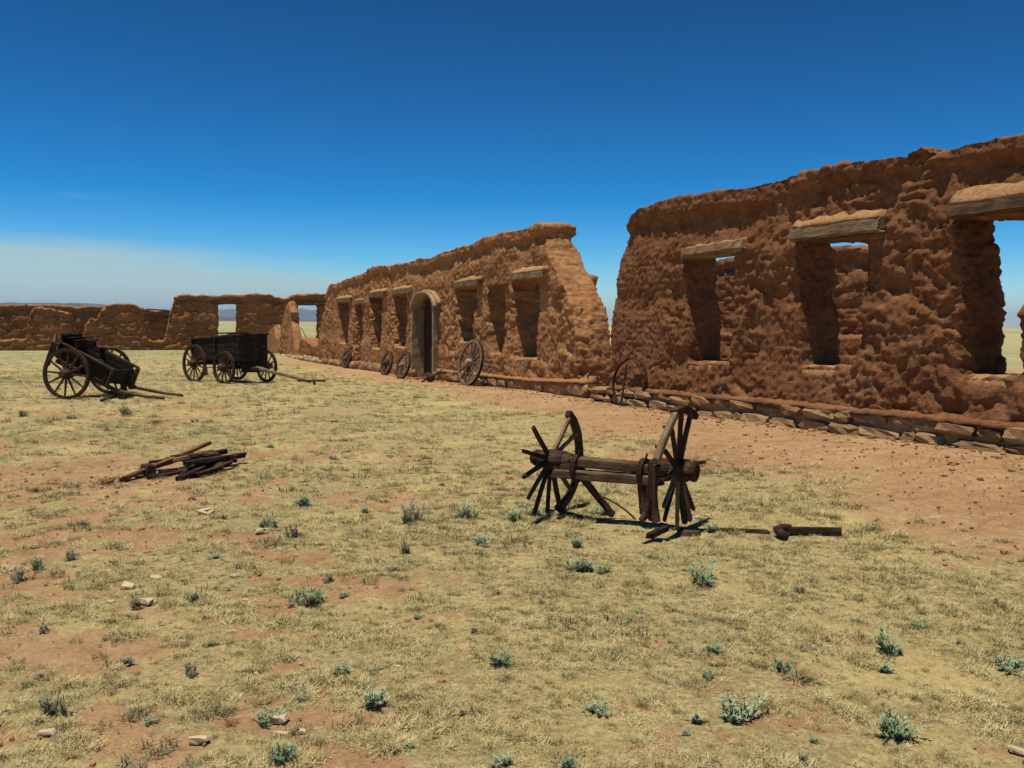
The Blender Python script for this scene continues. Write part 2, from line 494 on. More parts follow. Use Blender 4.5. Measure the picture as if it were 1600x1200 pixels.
# =================================================================== GROUND
def soil_mask(x, y):
    """1 = bare red dirt, 0 = grass mat"""
    x = np.asarray(x, float); y = np.asarray(y, float); p = P3(x, y)
    fd = facade_dist(x, y)
    ffar = -((x - FARO[0]) * FARN[0] + (y - FARO[1]) * FARN[1])
    wdt = np.interp(y, [0, 12, 18, 24, 30, 40, 60], [3.7, 3.3, 2.7, 2.3, 2.4, 2.3, 1.5])
    edge = fd - wdt + 1.3 * fbm(p * 0.55, 3, 21) + 0.5 * fbm(p * 2.2, 3, 22)
    strip = sstep(edge, 1.2, -1.0)
    strip = np.maximum(strip, sstep(ffar + 1.5 * fbm(p * 0.3, 2, 27), 5.0, 2.0))
    n = fbm(p * np.array([0.8, 1.1, 1]), 3, 23) * 0.50 + fbm(p * np.array([3.4, 4.6, 1]), 4, 24, 0.65) * 0.95
    left = np.interp(x + 0.25 * y, [-3.5, 0.5, 3.0], [0.56, 0.24, -0.20]) * np.interp(y, [3, 9, 16, 30], [1, 0.9, 0.4, 0.1])
    patch = 0.95 * sstep(n + left, 0.06, 0.58)
    return np.clip(np.maximum(strip, patch * np.interp(y, [12, 30], [1, .6])), 0, 1)
def green_mask(x, y):
    p = P3(x, y)
    return np.clip(0.5 * np.interp(np.asarray(x) / (np.abs(y) + 1), [-0.6, -0.25, 0.0], [1, 0.6, 0.0]) * np.interp(y, [8, 18], [0.3, 1.0]) + 0.45 * fbm(p * 0.35, 3, 41) - 0.02, 0, 1)

a_in = np.radians(np.arange(-42, 42.001, 0.16)); a_out = np.radians(np.arange(45, 316, 3.0))
ang = np.concatenate([a_in, a_out]); na = len(ang)
rr = np.concatenate([np.geomspace(0.6, 70, 400), np.geomspace(75, 15000, 50)]); nrr = len(rr)
AA, RR = np.meshgrid(ang, rr)
GX = (RR * np.sin(AA)).ravel(); GY = (RR * np.cos(AA)).ravel()
GZ = terrain(GX, GY)
near_m = np.hypot(GX, GY) < 60
so = np.zeros_like(GX); so[near_m] = soil_mask(GX[near_m], GY[near_m])
far_f = sstep(np.hypot(GX, GY), 45, 75)
GZ = GZ - 0.012 * so * np.exp(-(np.hypot(GX, GY) / 20) ** 2)
ii = np.arange(nrr - 1)[:, None] * na; jj = np.arange(na)[None, :]; jn = (jj + 1) % na
quads = np.stack([ii + jj, ii + na + jj, ii + na + jn, ii + jn], -1).reshape(-1, 4)
verts = np.stack([GX, GY, GZ], 1)
verts = np.vstack([verts, [[0, 0, tz(0, 0)]]])
nq = len(quads)
gm_ = bpy.data.meshes.new('ground')
gm_.vertices.add(len(verts)); gm_.vertices.foreach_set('co', verts.ravel())
tri_c = np.stack([np.full(na, len(verts) - 1), np.arange(na), (np.arange(na) + 1) % na], 1)
loops = np.concatenate([quads.ravel(), tri_c.ravel()])
gm_.loops.add(len(loops)); gm_.loops.foreach_set('vertex_index', loops)
gm_.polygons.add(nq + na)
gm_.polygons.foreach_set('loop_start', np.concatenate([np.arange(nq) * 4, nq * 4 + np.arange(na) * 3]))
gm_.update(calc_edges=True); gm_.validate()
at = gm_.attributes.new('soil', 'FLOAT', 'POINT'); at.data.foreach_set('value', np.append(so, 0.0))
gr_ = np.clip(green_mask(GX, GY), 0, 1)
at = gm_.attributes.new('green', 'FLOAT', 'POINT'); at.data.foreach_set('value', np.append(gr_, 0.0))
at = gm_.attributes.new('prairie', 'FLOAT', 'POINT'); at.data.foreach_set('value', np.append(far_f, 0.0))
m, nt, b = new_mat('yard_ground', 0.98); N = NT(nt)
pos = N.node('ShaderNodeNewGeometry').outputs['Position']
def attr(nm):
    a = N.node('ShaderNodeAttribute'); a.attribute_name = nm; return a.outputs['Fac']
sA, gA, pA = attr('soil'), attr('green'), attr('prairie')
n1 = N.noise(pos, 0.7, 5, 0.6); n2 = N.noise(pos, 6.0, 6, 0.7); n3 = N.noise(pos, 34.0, 5, 0.75); n4 = N.noise(pos, 130.0, 3, 0.7)
soil = N.ramp(N.math('ADD', N.math('MULTIPLY', n1, 0.4), N.math('MULTIPLY', n2, 0.6)),
              [(0.35, (0.28, 0.155, 0.072)), (0.5, (0.39, 0.238, 0.118)), (0.66, (0.50, 0.335, 0.180))])
soil = N.mix(1.0, soil, N.mix(N.rng(n3, 0.3, 0.7), (0.78, 0.76, 0.74), (1.15, 1.15, 1.15)), 'MULTIPLY')
lit = N.ramp(n3, [(0.30, (0.11, 0.078, 0.034)), (0.44, (0.30, 0.225, 0.10)), (0.56, (0.49, 0.385, 0.18)), (0.75, (0.66, 0.54, 0.28))])
lit = N.mix(N.rng(n2, 0.42, 0.62, 0.0, 0.6), lit, (0.24, 0.19, 0.085))
lit = N.mix(N.math('MULTIPLY', gA, 0.55), lit, (0.27, 0.275, 0.125))
lit = N.mix(N.rng(n1, 0.45, 0.68, 0.0, 0.45), lit, (0.62, 0.47, 0.19))
f = N.math('ADD', sA, N.math('MULTIPLY', N.math('SUBTRACT', n3, 0.5), 1.6))
f = N.math('ADD', f, N.math('MULTIPLY', N.math('SUBTRACT', n2, 0.5), 0.7))
base = N.mix(N.rng(f, 0.35, 0.62), lit, soil)
pr1 = N.noise(pos, 0.004, 6, 0.6); pr2 = N.noise(pos, 0.25, 6, 0.7)
prr = N.ramp(N.math('ADD', N.math('MULTIPLY', pr1, 0.6), N.math('MULTIPLY', pr2, 0.4)), [(0.38, (0.20, 0.20, 0.095)), (0.5, (0.34, 0.315, 0.15)), (0.62, (0.42, 0.375, 0.19))])
base = N.mix(pA, base, prr)
N.link(base, b.inputs['Base Color'])
nb = N.bump(n3, 0.8, 0.03); nb = N.bump(n4, 0.6, 0.008, nb); N.link(nb, b.inputs['Normal'])
M['ground'] = m
gobj = link('ground', gm_, m, None, True); gobj['kind'] = 'structure'

# =================================================================== MOUNTAINS
def ridge(name, D, prof, depth, mat, seed):
    pts = [(D * (px - 800) / FPX, h) for px, h in prof]
    xs = np.linspace(pts[0][0], pts[-1][0], 120)
    hs_ = np.interp(xs, [p[0] for p in pts], [p[1] for p in pts])
    rows = 16; V = []
    for k in range(rows + 1):
        t = k / rows; env = math.sin(math.pi * t) ** 0.8
        n = fbm(P3(xs / D * 60, np.full_like(xs, t * 6.0)), 4, seed)
        for x, h, q in zip(xs, hs_, n):
            V.append((x, D - depth / 2 + depth * t, -4 + (h + 4) * env * (1 + 0.22 * q)))
    w = len(xs); Fc = [(k * w + i, k * w + i + 1, (k + 1) * w + i + 1, (k + 1) * w + i) for k in range(rows) for i in range(w - 1)]
    me = bpy.data.meshes.new(name); me.from_pydata(V, [], Fc); me.update()
    o = link(name, me, mat, None, True); o['kind'] = 'structure'; return o
m, nt, b = new_mat('pine_slope', 1.0); N = NT(nt)
pos = N.node('ShaderNodeNewGeometry').outputs['Position']
N.link(N.ramp(N.noise(pos, 0.012, 5, 0.65), [(0.35, (0.035, 0.045, 0.035)), (0.65, (0.12, 0.11, 0.07))]), b.inputs['Base Color'])
M['slope'] = m
ridge('mountains', 9500, [(60, 0), (120, 40), (200, 60), (280, 75), (330, 95), (350, 118), (372, 122), (395, 100), (430, 88), (462, 110), (478, 128), (500, 112), (525, 92), (600, 60), (700, 30), (760, 0)], 1800, m, 3)
ridge('mesa', 3800, [(-420, 20), (-200, 60), (0, 64), (60, 66), (118, 66), (160, 58), (200, 40), (270, 26), (330, 18), (420, 10), (520, 0)], 900, m, 8)

# =================================================================== RIGHT RUIN
ruin_r = empty('adobe_ruin', FAC.o, FAC.rot, 'big adobe ruin at the right with three lintelled windows above a stone base', 'building', 'adobe walls of the ruined fort')
X_END = 6.4
top_px = [(983, 342), (997, 324), (1030, 316), (1063, 308), (1110, 302), (1160, 293), (1217, 280), (1262, 268), (1308, 257), (1350, 250), (1386, 247), (1410, 243), (1443, 229), (1470, 231), (1530, 221), (1600, 209)]
tops = rough_line(px_poly(FAC, top_px), random.Random(7), 0.4, 0.025)
zt_end = tops[-1][1]
left_px = [(953, 640), (953, 600), (955, 520), (959, 485), (962, 460), (967, 430), (972, 405), (979, 370)]
lft = px_poly(FAC, left_px)
outline = [(lft[0][0], -1.0)] + lft[1:] + tops + [(2.2, zt_end + 0.05), (X_END, zt_end - 0.05), (X_END, -1.0)]
top_r = top_fn_of(tops + [(X_END, zt_end)])
holes = [px_poly(FAC, q) for q in (
    [(1078, 567), (1076, 500), (1071, 450), (1068, 398), (1150, 396), (1147, 470), (1142, 568)],
    [(1254, 572), (1252, 520), (1249, 450), (1244, 374), (1354, 366), (1348, 470), (1339, 572)],
    [(1502, 590), (1500, 540), (1504, 460), (1498, 400), (1490, 338)])]
h3 = holes[2]
xr = FAC.xz(1597, 560)[0]
holes[2] = h3[:4] + [h3[4], (xr + 0.05, FAC.xz(1600, 338)[1]), (xr + 0.02, FAC.xz(1600, 470)[1]), (xr, FAC.xz(1600, 588)[1])]
holes = [h[::-1] for h in holes]
TH_R = 0.72
wall_r = adobe_wall('adobe_wall', [wall_solid(outline, holes, 0.0, TH_R)], 0.030, M['adobe'], ruin_r, TH_R, top_r, seed=11, amp=1.0, cap=0.10, belly=0.04, course=0.008)

def lintel(parent, pl, p_tl, p_tr, p_bl, p_br, proj, depth, mat, seed, cap=None, cap_h=0.14, name='lintel', split=False):
    """a beam whose face stands proj in front of the wall plane"""
    a = pl.xz(*p_tl, w=-proj); b_ = pl.xz(*p_tr, w=-proj); c = pl.xz(*p_bl, w=-proj); d = pl.xz(*p_br, w=-proj)
    x0 = (a[0] + c[0]) / 2; x1 = (b_[0] + d[0]) / 2
    h = ((a[1] - c[1]) + (b_[1] - d[1])) / 2
    zc0 = (a[1] + c[1]) / 2; zc1 = (b_[1] + d[1]) / 2
    o = beam_obj(name, (x0, -proj + depth / 2, zc0), (x1, -proj + depth / 2, zc1), depth, h, mat, parent, seed, seg=14, jit=0.035, rag=0.015)
    if cap:
        mb = MB(); r = random.Random(seed + 50); rings = []
        k = 12
        for i in range(k + 1):
            t = i / k; x = x0 + 0.02 + (x1 - x0 - 0.04) * t; z = zc0 + (zc1 - zc0) * t + h / 2 - 0.015
            j = lambda s=0.015: r.uniform(-s, s)
            hh = 0.62 * cap_h * (0.9 + 0.2 * math.sin(math.pi * t)) + j()
            rings.append([(x, -proj + 0.02 + j(), z), (x, 0.14, z), (x, 0.14, z + hh * 1.5), (x, 0.03, z + hh * 1.35 + j()), (x, -proj * .45 + j(), z + hh * 0.80 + j()), (x, -proj + 0.03 + j(), z + hh * 0.38 + j())])
        mb.rings(rings); mb.build('mud_cap', cap, parent, True)
    return o
lintel(ruin_r, FAC, (1064, 386), (1160, 374), (1064, 401), (1160, 386), 0.13, 0.5, M['stone'], 1, M['mud_cap'], 0.05)
lintel(ruin_r, FAC, (1064, 398), (1158, 386), (1064, 405), (1158, 394), 0.09, 0.5, M['grey_x'], 31)
lintel(ruin_r, FAC, (1234, 357), (1370, 338), (1234, 376), (1370, 361), 0.15, 0.55, M['grey_x'], 2, M['mud_cap'], 0.20)
a = FAC.xz(1480, 321, -.16); bq = FAC.xz(1600, 301, -.16); c = FAC.xz(1480, 343, -.16); dq = FAC.xz(1600, 330, -.16)
beam_obj('lintel', (a[0], 0.08, (a[1] + c[1]) / 2), (a[0] + 2.0, 0.08, (a[1] + c[1]) / 2 + 0.02), 0.5, a[1] - c[1], M['beam_x'], ruin_r, 3, seg=14, jit=0.04, rag=0.02)
mb = MB(); r_ = random.Random(88); rings = []
for i in range(13):
    t = i / 12; x = a[0] + 2.0 * t; z = a[1] - 0.01
    j = lambda s=0.012: r_.uniform(-s, s)
    rings.append([(x, -0.14 + j(), z), (x, 0.14, z), (x, 0.14, z + 0.26), (x, 0.02, z + 0.22 + j()), (x, -0.07, z + 0.13 + j()), (x, -0.12, z + 0.06 + j())])
mb.rings(rings); mb.build('mud_cap', M['mud_cap'], ruin_r, True)
# inner sub-lintel boards of the second and first windows
lintel(ruin_r, FAC, (1246, 374), (1362, 359), (1246, 380), (1362, 366), 0.04, 0.6, M['beam_x'], 33)
# smooth washed mud on the window sills
def sill(parent, pl, pa, pb, depth, h, seed, mat=None):
    a = pl.xz(*pa); b_ = pl.xz(*pb); mb = MB(); r = random.Random(seed); rings = []
    for i in range(9):
        t = i / 8; x = a[0] + (b_[0] - a[0]) * t; z = a[1] + (b_[1] - a[1]) * t; e = 0.03 * math.sin(math.pi * t)
        j = lambda s=0.012: r.uniform(-s, s)
        rings.append([(x, -0.015 + j(), z - h * 1.9), (x, depth, z - h), (x, depth, z - 0.01), (x, 0.18, z + .01 + j(.008)), (x, 0.03, z - 0.02 + j(.008)), (x, -0.045 + j(), z - h * .5 + j())])
    mb.rings(rings); mb.build('sill', mat or M['mud_cap'], parent, True)
sill(ruin_r, FAC, (1080, 565), (1140, 566), 0.66, 0.16, 4)
sill(ruin_r, FAC, (1256, 571), (1334, 572), 0.66, 0.16, 5)
sill(ruin_r, FAC, (1504, 586), (1597, 588), 0.66, 0.16, 6)

# stone base: a mortar core with every stone in front of it
def foundation(parent, pl, X0, X1, ztop, zbot, mat, mats, wfront, hc=None, seed=0, wmin=0.3, wmax=0.75, skip=0.0):
    core = MB(); k = 40; rings = []
    r = random.Random(seed)
    for i in range(k + 1):
        x = X0 + (X1 - X0) * i / k; zt = ztop(x) - 0.015; zb = min(zbot(x), pl.ground(x, -.2)) - 0.25
        rings.append([(x, -wfront + 0.09 + r.uniform(-.01, .01), zb), (x, 0.3, zb), (x, 0.3, zt + .02), (x, -wfront + 0.10 + r.uniform(-.02, .02), zt - 0.01)])
    core.rings(rings); f = core.build('foundation', mat, parent)
    for ci, (za, zb) in enumerate(hc):
        x = X0 + r.uniform(-.2, 0)
        while x < X1:
            w = r.uniform(wmin, wmax)
            if r.random() < skip: x += w * .5; continue
            xm = x + w / 2
            t1, t0 = za(xm), zb(xm); h = (t1 - t0)
            dep = 0.22 + r.uniform(-.02, .02)
            hh = h * r.uniform(0.72, 1.0)
            o = bpy.data.objects.new('stone', r.choice(mats)); COL.objects.link(o); o.parent = f
            sc_z = hh * 0.97
            o.location = (xm, -wfront + dep / 2 + r.uniform(-.05, .06) - (0.03 if ci else 0), t0 + hh / 2 + r.uniform(-.01, .008))
            o.scale = (w * 0.95, dep, sc_z)
            o.rotation_euler = (r.uniform(-.10, .10), r.uniform(-.06, .06) + math.pi * r.choice((0, 0, 1)), r.uniform(-.06, .06))
            x += w + 0.012
    return f
def line_fn(pl, pts, w):
    q = sorted(pl.xz(a, b, w) for a, b in pts); xs = [p[0] for p in q]; zs = [p[1] for p in q]
    return lambda x: float(np.interp(x, xs, zs))
WF = 0.27
f_top = line_fn(FAC, [(925, 603), (1000, 611), (1150, 624), (1300, 639), (1450, 654), (1600, 669)], -WF)
f_mid = line_fn(FAC, [(925, 612), (1000, 624), (1150, 640), (1300, 657), (1450, 676), (1600, 698)], -WF)
f_bot = line_fn(FAC, [(925, 624), (1000, 638), (1150, 662), (1262, 676), (1375, 690), (1600, 712)], -WF)
xa = FAC.xz(928, 615, -WF)[0]
foundation(ruin_r, FAC, xa, X_END, f_top, f_bot, M['stone'], ST_FOUND, WF, [(f_top, f_mid), (f_mid, f_bot)], 5, 0.18, 0.72, 0.06)
# thin mud ledge over the stones
def ledge(parent, pl, X0, X1, ztop, wfront, mat, seed):
    mb = MB(); r = random.Random(seed); rings = []; k = int((X1 - X0) / 0.12)
    for i in range(k + 1):
        x = X0 + (X1 - X0) * i / k; z = ztop(x); j = lambda s=0.014: r.uniform(-s, s)
        rings.append([(x, -wfront + 0.02 + j(.03), z - 0.03 + j()), (x, 0.2, z - 0.06), (x, 0.2, z + 0.13), (x, -0.02, z + 0.07 + j(.02)), (x, -wfront * .6 + j(.02), z + 0.025 + j(.008))])
    mb.rings(rings); mb.build('mud_ledge', mat, parent, True)
ledge(ruin_r, FAC, xa + .5, X_END, f_top, WF, M['adobe'], 9)

# back wall seen through the windows
BACKW = Plane(FAC.o.x + BACK.x * 10.5, FAC.o.y + BACK.y * 10.5, (NEAR.x, NEAR.y))
bx0, bx1 = -21.0, -12.2
zt_b = [BACKW.xz(1123, 404), BACKW.xz(1145, 402), BACKW.xz(1302, 386), BACKW.xz(1322, 383), BACKW.xz(1343, 386)]
zb = 4.25
bw = empty('adobe_wall', (BACKW.o.x, BACKW.o.y, BACKW.o.z), BACKW.rot, 'coursed adobe back wall seen through the second window of the right-hand ruin', 'wall', 'adobe walls of the ruined fort')
tb = [(bx0, zt_b[0][1] - .1)] + [(a, b) for a, b in sorted(zt_b)] + [(bx1, zt_b[-1][1] - 0.3)]
adobe_wall('wall_face', [wall_solid([(bx0, -1)] + tb + [(bx1, -1)], [], 0, 0.6),
                         wall_solid([(bx0, -1), (bx0, 1.25), (bx1, 1.25), (bx1, -1)], [], -0.22, 0.3)], 0.07, M['adobe'], bw, 0.6, top_fn_of(tb), seed=51, amp=0.9, cap=0.12, course=0.06, stretch=2.6)

# =================================================================== MIDDLE RUIN
ruin_m = empty('adobe_ruin', FAC.o + FAC.x * -30, FAC.rot, 'long sunlit adobe ruin with an arched doorway and seven tall openings', 'building', 'adobe walls of the ruined fort')
ruin_m.location.z = FAC.o.z
def shift(pts, dx=30.0): return [(a + dx, b) for a, b in pts]
class PM:                                            # the same plane, origin moved 30 m along
    x = FAC.x; y = FAC.y; o = Vector((FAC.o.x - FAC.x.x * 30, FAC.o.y - FAC.x.y * 30, FAC.o.z))
    @staticmethod
    def xz(px, py, w=0.0):
        a, b = FAC.xz(px, py, w); return (a + 30, b)
    @staticmethod
    def ground(X, w=0.0): return FAC.ground(X - 30, w)
m_top_px = [(511, 458), (516, 445), (530, 441), (550, 433), (567, 429), (574, 423), (583, 416), (605, 415), (640, 410), (644, 407), (680, 399), (706, 391), (710, 388), (745, 377), (781, 364), (800, 361), (822, 356), (838, 349), (850, 350)]
m_right_px = [(852, 352), (851, 372), (856, 392), (866, 417), (877, 440), (887, 458), (896, 480), (903, 520), (907, 564), (908, 640)]
m_left_px = [(497, 600), (497, 545), (500, 520), (504, 498), (507, 478)]
mt = rough_line(px_poly(PM, m_top_px), random.Random(6), 0.5, 0.05); mr = px_poly(PM, m_right_px); ml = px_poly(PM, m_left_px)
outline_m = [(ml[0][0], -2.6)] + ml[1:] + mt + mr[:-1] + [(mr[-1][0], -2.6)]
TH_M = 0.85
ops = [
    [(529, 472), (546, 471), (545, 537), (533, 537), (531, 495)],
    [(555, 475), (566, 474), (567, 569), (558, 569)],
    [(577, 464), (598, 463), (596, 545), (583, 545), (580, 500)],
    [(613, 461), (637, 459), (634, 543), (619, 543), (615, 495)],
    [(653, 482), (655, 468), (661, 460), (669, 457), (677, 459), (683, 466), (686, 480), (685, 592), (652, 592)],
    [(711, 450), (744, 447), (741, 535), (718, 535), (714, 490)],
    [(762, 446), (791, 443), (787, 553), (768, 553), (764, 500)],
    [(801, 437), (845, 434), (841, 560), (808, 560), (804, 500), (801, 470)]]
holes_m = [px_poly(PM, q) for q in ops]
def zfix(h):      # keep the sills level
    return h
top_m = top_fn_of(mt)
adobe_wall('adobe_wall', [wall_solid(outline_m, holes_m, 0.0, TH_M)], 0.042, M['adobe_tan'], ruin_m, TH_M, top_m, seed=71, amp=1.05, cap=0.09, belly=0.02, course=0.008)
for i, (tl, tr, bl, br, pj, capd, ch) in enumerate([
    ((524, 467), (546, 465), (524, 473), (546, 471), 0.15, 1, 0.20),
    ((553, 470), (566, 468), (553, 476), (566, 474), 0.12, 1, 0.14),
    ((575, 458), (599, 455), (575, 465), (599, 462), 0.16, 1, 0.20),
    ((611, 454), (638, 450), (611, 462), (638, 458), 0.16, 1, 0.20),
    ((709, 442), (746, 436), (709, 451), (746, 446), 0.16, 1, 0.20),
    ((758, 443), (793, 438), (758, 447), (793, 442), 0.10, 0, 0),
    ((796, 428), (848, 421), (796, 438), (848, 434), 0.18, 1, 0.20)]):
    lintel(ruin_m, PM, tl, tr, bl, br, pj, 0.6, M['grey_x'], 100 + i, M['mud_cap'] if capd else None, ch)
for i, (pa, pb) in enumerate([((582, 544), (597, 544)), ((618, 542), (634, 542)), ((766, 552), (786, 552)), ((806, 559), (839, 559))]):
    sill(ruin_m, PM, pa, pb, 0.8, 0.2, 120 + i)
# arched doorway: plaster jambs, ring and hood
dl, dr = PM.xz(653, 482)[0], PM.xz(686, 482)[0]; zs = PM.xz(669, 482)[1]; zb_ = PM.ground((dl + dr) / 2, -.1) - 0.1
cx = (dl + dr) / 2; rad = (dr - dl) / 2
zap = PM.xz(669, 459)[1] - zs; ell = zap / rad
arch = MB(); rings = []
for i in range(23):
    t = math.pi * i / 22
    c_, s_ = math.cos(t), math.sin(t) * ell
    ri, ro = rad - 0.02, rad + 0.24
    rings.append([(cx - ri * c_, -0.26, zs + ri * s_), (cx - ri * c_, 0.40, zs + ri * s_), (cx - ro * c_, 0.40, zs + ro * s_), (cx - ro * c_, -0.22, zs + ro * s_), (cx - (ro - .05) * c_, -0.27, zs + (ro - .05) * s_)])
arch.rings(rings); arch.build('door_arch', M['plaster'], ruin_m, True)
hood = MB(); rings = []
for i in range(19):
    t = math.pi * (0.06 + 0.88 * i / 18); c_, s_ = math.cos(t), math.sin(t) * ell
    ri, ro = rad + 0.22, rad + 0.36 + 0.03 * math.sin(i * 1.7)
    rings.append([(cx - ri * c_, -0.20, zs + ri * s_), (cx - ri * c_, 0.3, zs + ri * s_), (cx - ro * c_, 0.3, zs + ro * s_), (cx - (ro - .02) * c_, -0.10, zs + (ro - .02) * s_)])
hood.rings(rings); hood.build('mud_hood', M['mud_cap'], ruin_m, True)
for k, (x0, x1, w1) in enumerate(((dl - 0.10, dl + 0.03, 0.22), (dr - 0.03, dr + 0.10, 0.22))):
    mb = MB(); rings = []; r = random.Random(k + 3)
    for i in range(12):
        z = zb_ + (zs - zb_) * i / 11; j = lambda: r.uniform(-.012, .012)
        rings.append([(x0 + j(), -0.24 + j(), z), (x1 + j(), -0.24 + j(), z), (x1 + j(), w1, z), (x0 + j(), w1, z)])
    mb.rings(rings); mb.build('door_jamb', M['plaster'], ruin_m, False)
for k in range(5):                                   # dark door boards; below the top panel they stand in for the opening's shade
    w = (dr - dl) / 5
    beam_obj('plank', (dl + w * (k + .5), 0.27 + 0.012 * (k % 2), zb_ + 0.1), (dl + w * (k + .5), 0.27 + 0.012 * (k % 2), zs + zap * .86), 0.04, w * .97, M['wood_x'], ruin_m, 200 + k, seg=4, jit=0.03)

f_top2 = line_fn(PM, [(425, 551), (480, 556), (497, 559), (530, 562), (600, 568), (660, 576), (750, 586), (825, 594), (909, 597)], -0.25)
f_bot2 = line_fn(PM, [(425, 557), (480, 564), (497, 567), (530, 572), (600, 582), (660, 590), (753, 600), (837, 613), (909, 617)], -0.25)
x_e = PM.xz(909, 600, -.25)[0]; x_s = PM.xz(500, 560, -.25)[0]; x_d0, x_d1 = dl - .15, dr + .15
foundation(ruin_m, PM, x_s, x_d0, f_top2, f_bot2, M['adobe_tan'], ST_FOUND, 0.25, [(f_top2, f_bot2)], 15, 0.5, 1.1, 0.1)
foundation(ruin_m, PM, x_d1, x_e, f_top2, f_bot2, M['adobe_tan'], ST_MUD, 0.25, [(f_top2, f_bot2)], 16, 0.5, 1.3, 0.15)
ledge(ruin_m, PM, x_d1, x_e, f_top2, 0.25, M['adobe_tan'], 19)
# inner wall of the middle ruin, behind the openings
bm = empty('adobe_wall', PM.o + PM.y * 5.2, FAC.rot, 'inner adobe wall standing in shade behind the long middle facade', 'wall', 'adobe walls of the ruined fort')
tb2 = [(-14.0, 2.6), (-8, 3.0), (-2, 3.3), (2, 3.45), (6, 3.4), (8.6, 3.2)]
adobe_wall('wall_face', [wall_solid([(-14.0, -2.5)] + tb2 + [(8.6, -2.5)], [], 0, 0.6)], 0.12, M['adobe_tan'], bm, 0.6, top_fn_of(tb2), seed=61, amp=0.9)

# =================================================================== ERODED CORNER PILLAR + LOW RUBBLE
def shrink(poly, d):
    cx = sum(p[0] for p in poly) / len(poly); zt = max(p[1] for p in poly)
    return [(a + (d if a < cx else -d) * min(1, abs(a - cx) / .2), b - d * (1 if b > zt - .6 else 0)) for a, b in poly]
cp = empty('adobe_pillar', PM.o, FAC.rot, 'thin eroded adobe pillar with a knobbly top, standing left of the long middle ruin', 'pillar', None)
pil = px_poly(PM, [(432, 566), (433, 551), (439, 528), (441, 506), (445, 488), (447, 475), (451, 470), (454, 472), (455, 480), (457, 488), (456, 500), (459, 514), (461, 528), (463, 545), (464, 566)])
adobe_wall('pillar_shaft', [wall_solid(pil[::-1], [], 0.08, 0.32), wall_solid(shrink(pil, .13)[::-1], [], -0.04, 0.42)], 0.05, M['adobe_tan'], cp, 0.40, lambda X: X * 0 + 9, seed=81, amp=1.0, cap=0.0)
cm = empty('adobe_mound', PM.o, FAC.rot, 'smooth rounded adobe stub leaning against the thin eroded pillar, behind the wagon tongue', 'wall', None)
mnd = px_poly(PM, [(410, 562), (412, 545), (415, 530), (420, 517), (425, 510), (430, 507), (431, 512), (433, 530), (434, 562)])
adobe_wall('stub_face', [wall_solid(mnd[::-1], [], 0.12, 0.38), wall_solid(shrink(mnd, .16)[::-1], [], -0.03, 0.52)], 0.05, M['adobe_tan'], cm, 0.5, lambda X: X * 0 + 9, seed=83, amp=0.5, cap=0.0)
rb = empty('adobe_rubble', PM.o, FAC.rot, 'low heap of collapsed adobe under the right-hand far opening, beside the thin pillar', 'rubble', None)
rub = px_poly(PM, [(468, 566), (468, 528), (474, 530), (482, 536), (490, 541), (496, 538), (501, 540), (503, 572)])
adobe_wall('rubble_face', [wall_solid(rub[::-1], [], 0.05, 0.9)], 0.07, M['adobe_far'], rb, 0.8, lambda X: X * 0 + 9, seed=85, amp=1.2, cap=0.0)
kb = empty('stone_footing', PM.o, FAC.rot, 'strip of pale footing stones at the foot of the thin eroded pillar', 'footing', None)
foundation(kb, PM, PM.xz(425, 554, -.25)[0], x_s - 0.05, f_top2, f_bot2, M['stone'], ST_PALE, 0.25, [(f_top2, f_bot2)], 25, 0.6, 1.2, 0.05)

# =================================================================== FAR RUIN
far = empty('adobe_ruin', FAR.o, FAR.rot, 'far adobe ruin across the back of the yard with two square openings showing blue mountains', 'building', 'adobe walls of the ruined fort')
ft_px = [(-140, 482), (-60, 480), (-20, 500), (-10, 528), (3, 532), (40, 531), (44, 508), (47, 490), (54, 479), (62, 480), (80, 482), (100, 487), (112, 490), (114, 522), (122, 526), (131, 523), (135, 505), (142, 497), (152, 500), (157, 486), (168, 477), (182, 474), (200, 474), (214, 477), (220, 486), (226, 500), (230, 530), (240, 533), (256, 532), (260, 518), (264, 500), (270, 476), (273, 463), (290, 461), (330, 462), (365, 460), (425, 460), (428, 464), (448, 466), (455, 462), (487, 460), (520, 459), (600, 459), (700, 461)]
ft = rough_line(px_poly(FAR, ft_px), random.Random(3), 0.6, 0.10)
out_f = [(ft[0][0], -1.0)] + ft + [(ft[-1][0], -1.0)]
hf = [px_poly(FAR, [(340, 475), (370, 475), (369, 528), (341, 528)]), px_poly(FAR, [(466, 476), (497, 476), (496, 545), (467, 545)])]
adobe_wall('adobe_wall', [wall_solid(out_f, hf, 0.0, 0.8)], 0.11, M['adobe_far'], far, 0.8, top_fn_of([(a, b if b > 2.0 else 3.2) for a, b in ft]), seed=91, amp=2.0, cap=0.16, course=0.07, stretch=2.6)
for i, (tl, tr, bl, br) in enumerate([((333, 471), (377, 471), (333, 475), (377, 475)), ((461, 473), (510, 473), (461, 477), (510, 477))]):
    lintel(far, FAR, tl, tr, bl, br, 0.12, 1.0, M['beam_x'], 300 + i)
f3 = line_fn(FAR, [(-140, 545), (0, 545), (270, 541), (430, 540)], -0.3); f4 = line_fn(FAR, [(-140, 549), (0, 549), (270, 545), (430, 544)], -0.3)
FAR2 = Plane(FAR.o.x + FAR.y.x * 7, FAR.o.y + FAR.y.y * 7, (BACK.x, BACK.y))
far2 = empty('adobe_wall', FAR2.o, FAR2.rot, 'long low adobe wall with a flat top running behind the far left ruin', 'wall', 'adobe walls of the ruined fort')
t2 = rough_line(px_poly(FAR2, [(-160, 477), (0, 477), (20, 476), (100, 477), (160, 479), (225, 481), (227, 484), (262, 484), (300, 486)]), random.Random(5), 0.8, 0.10)
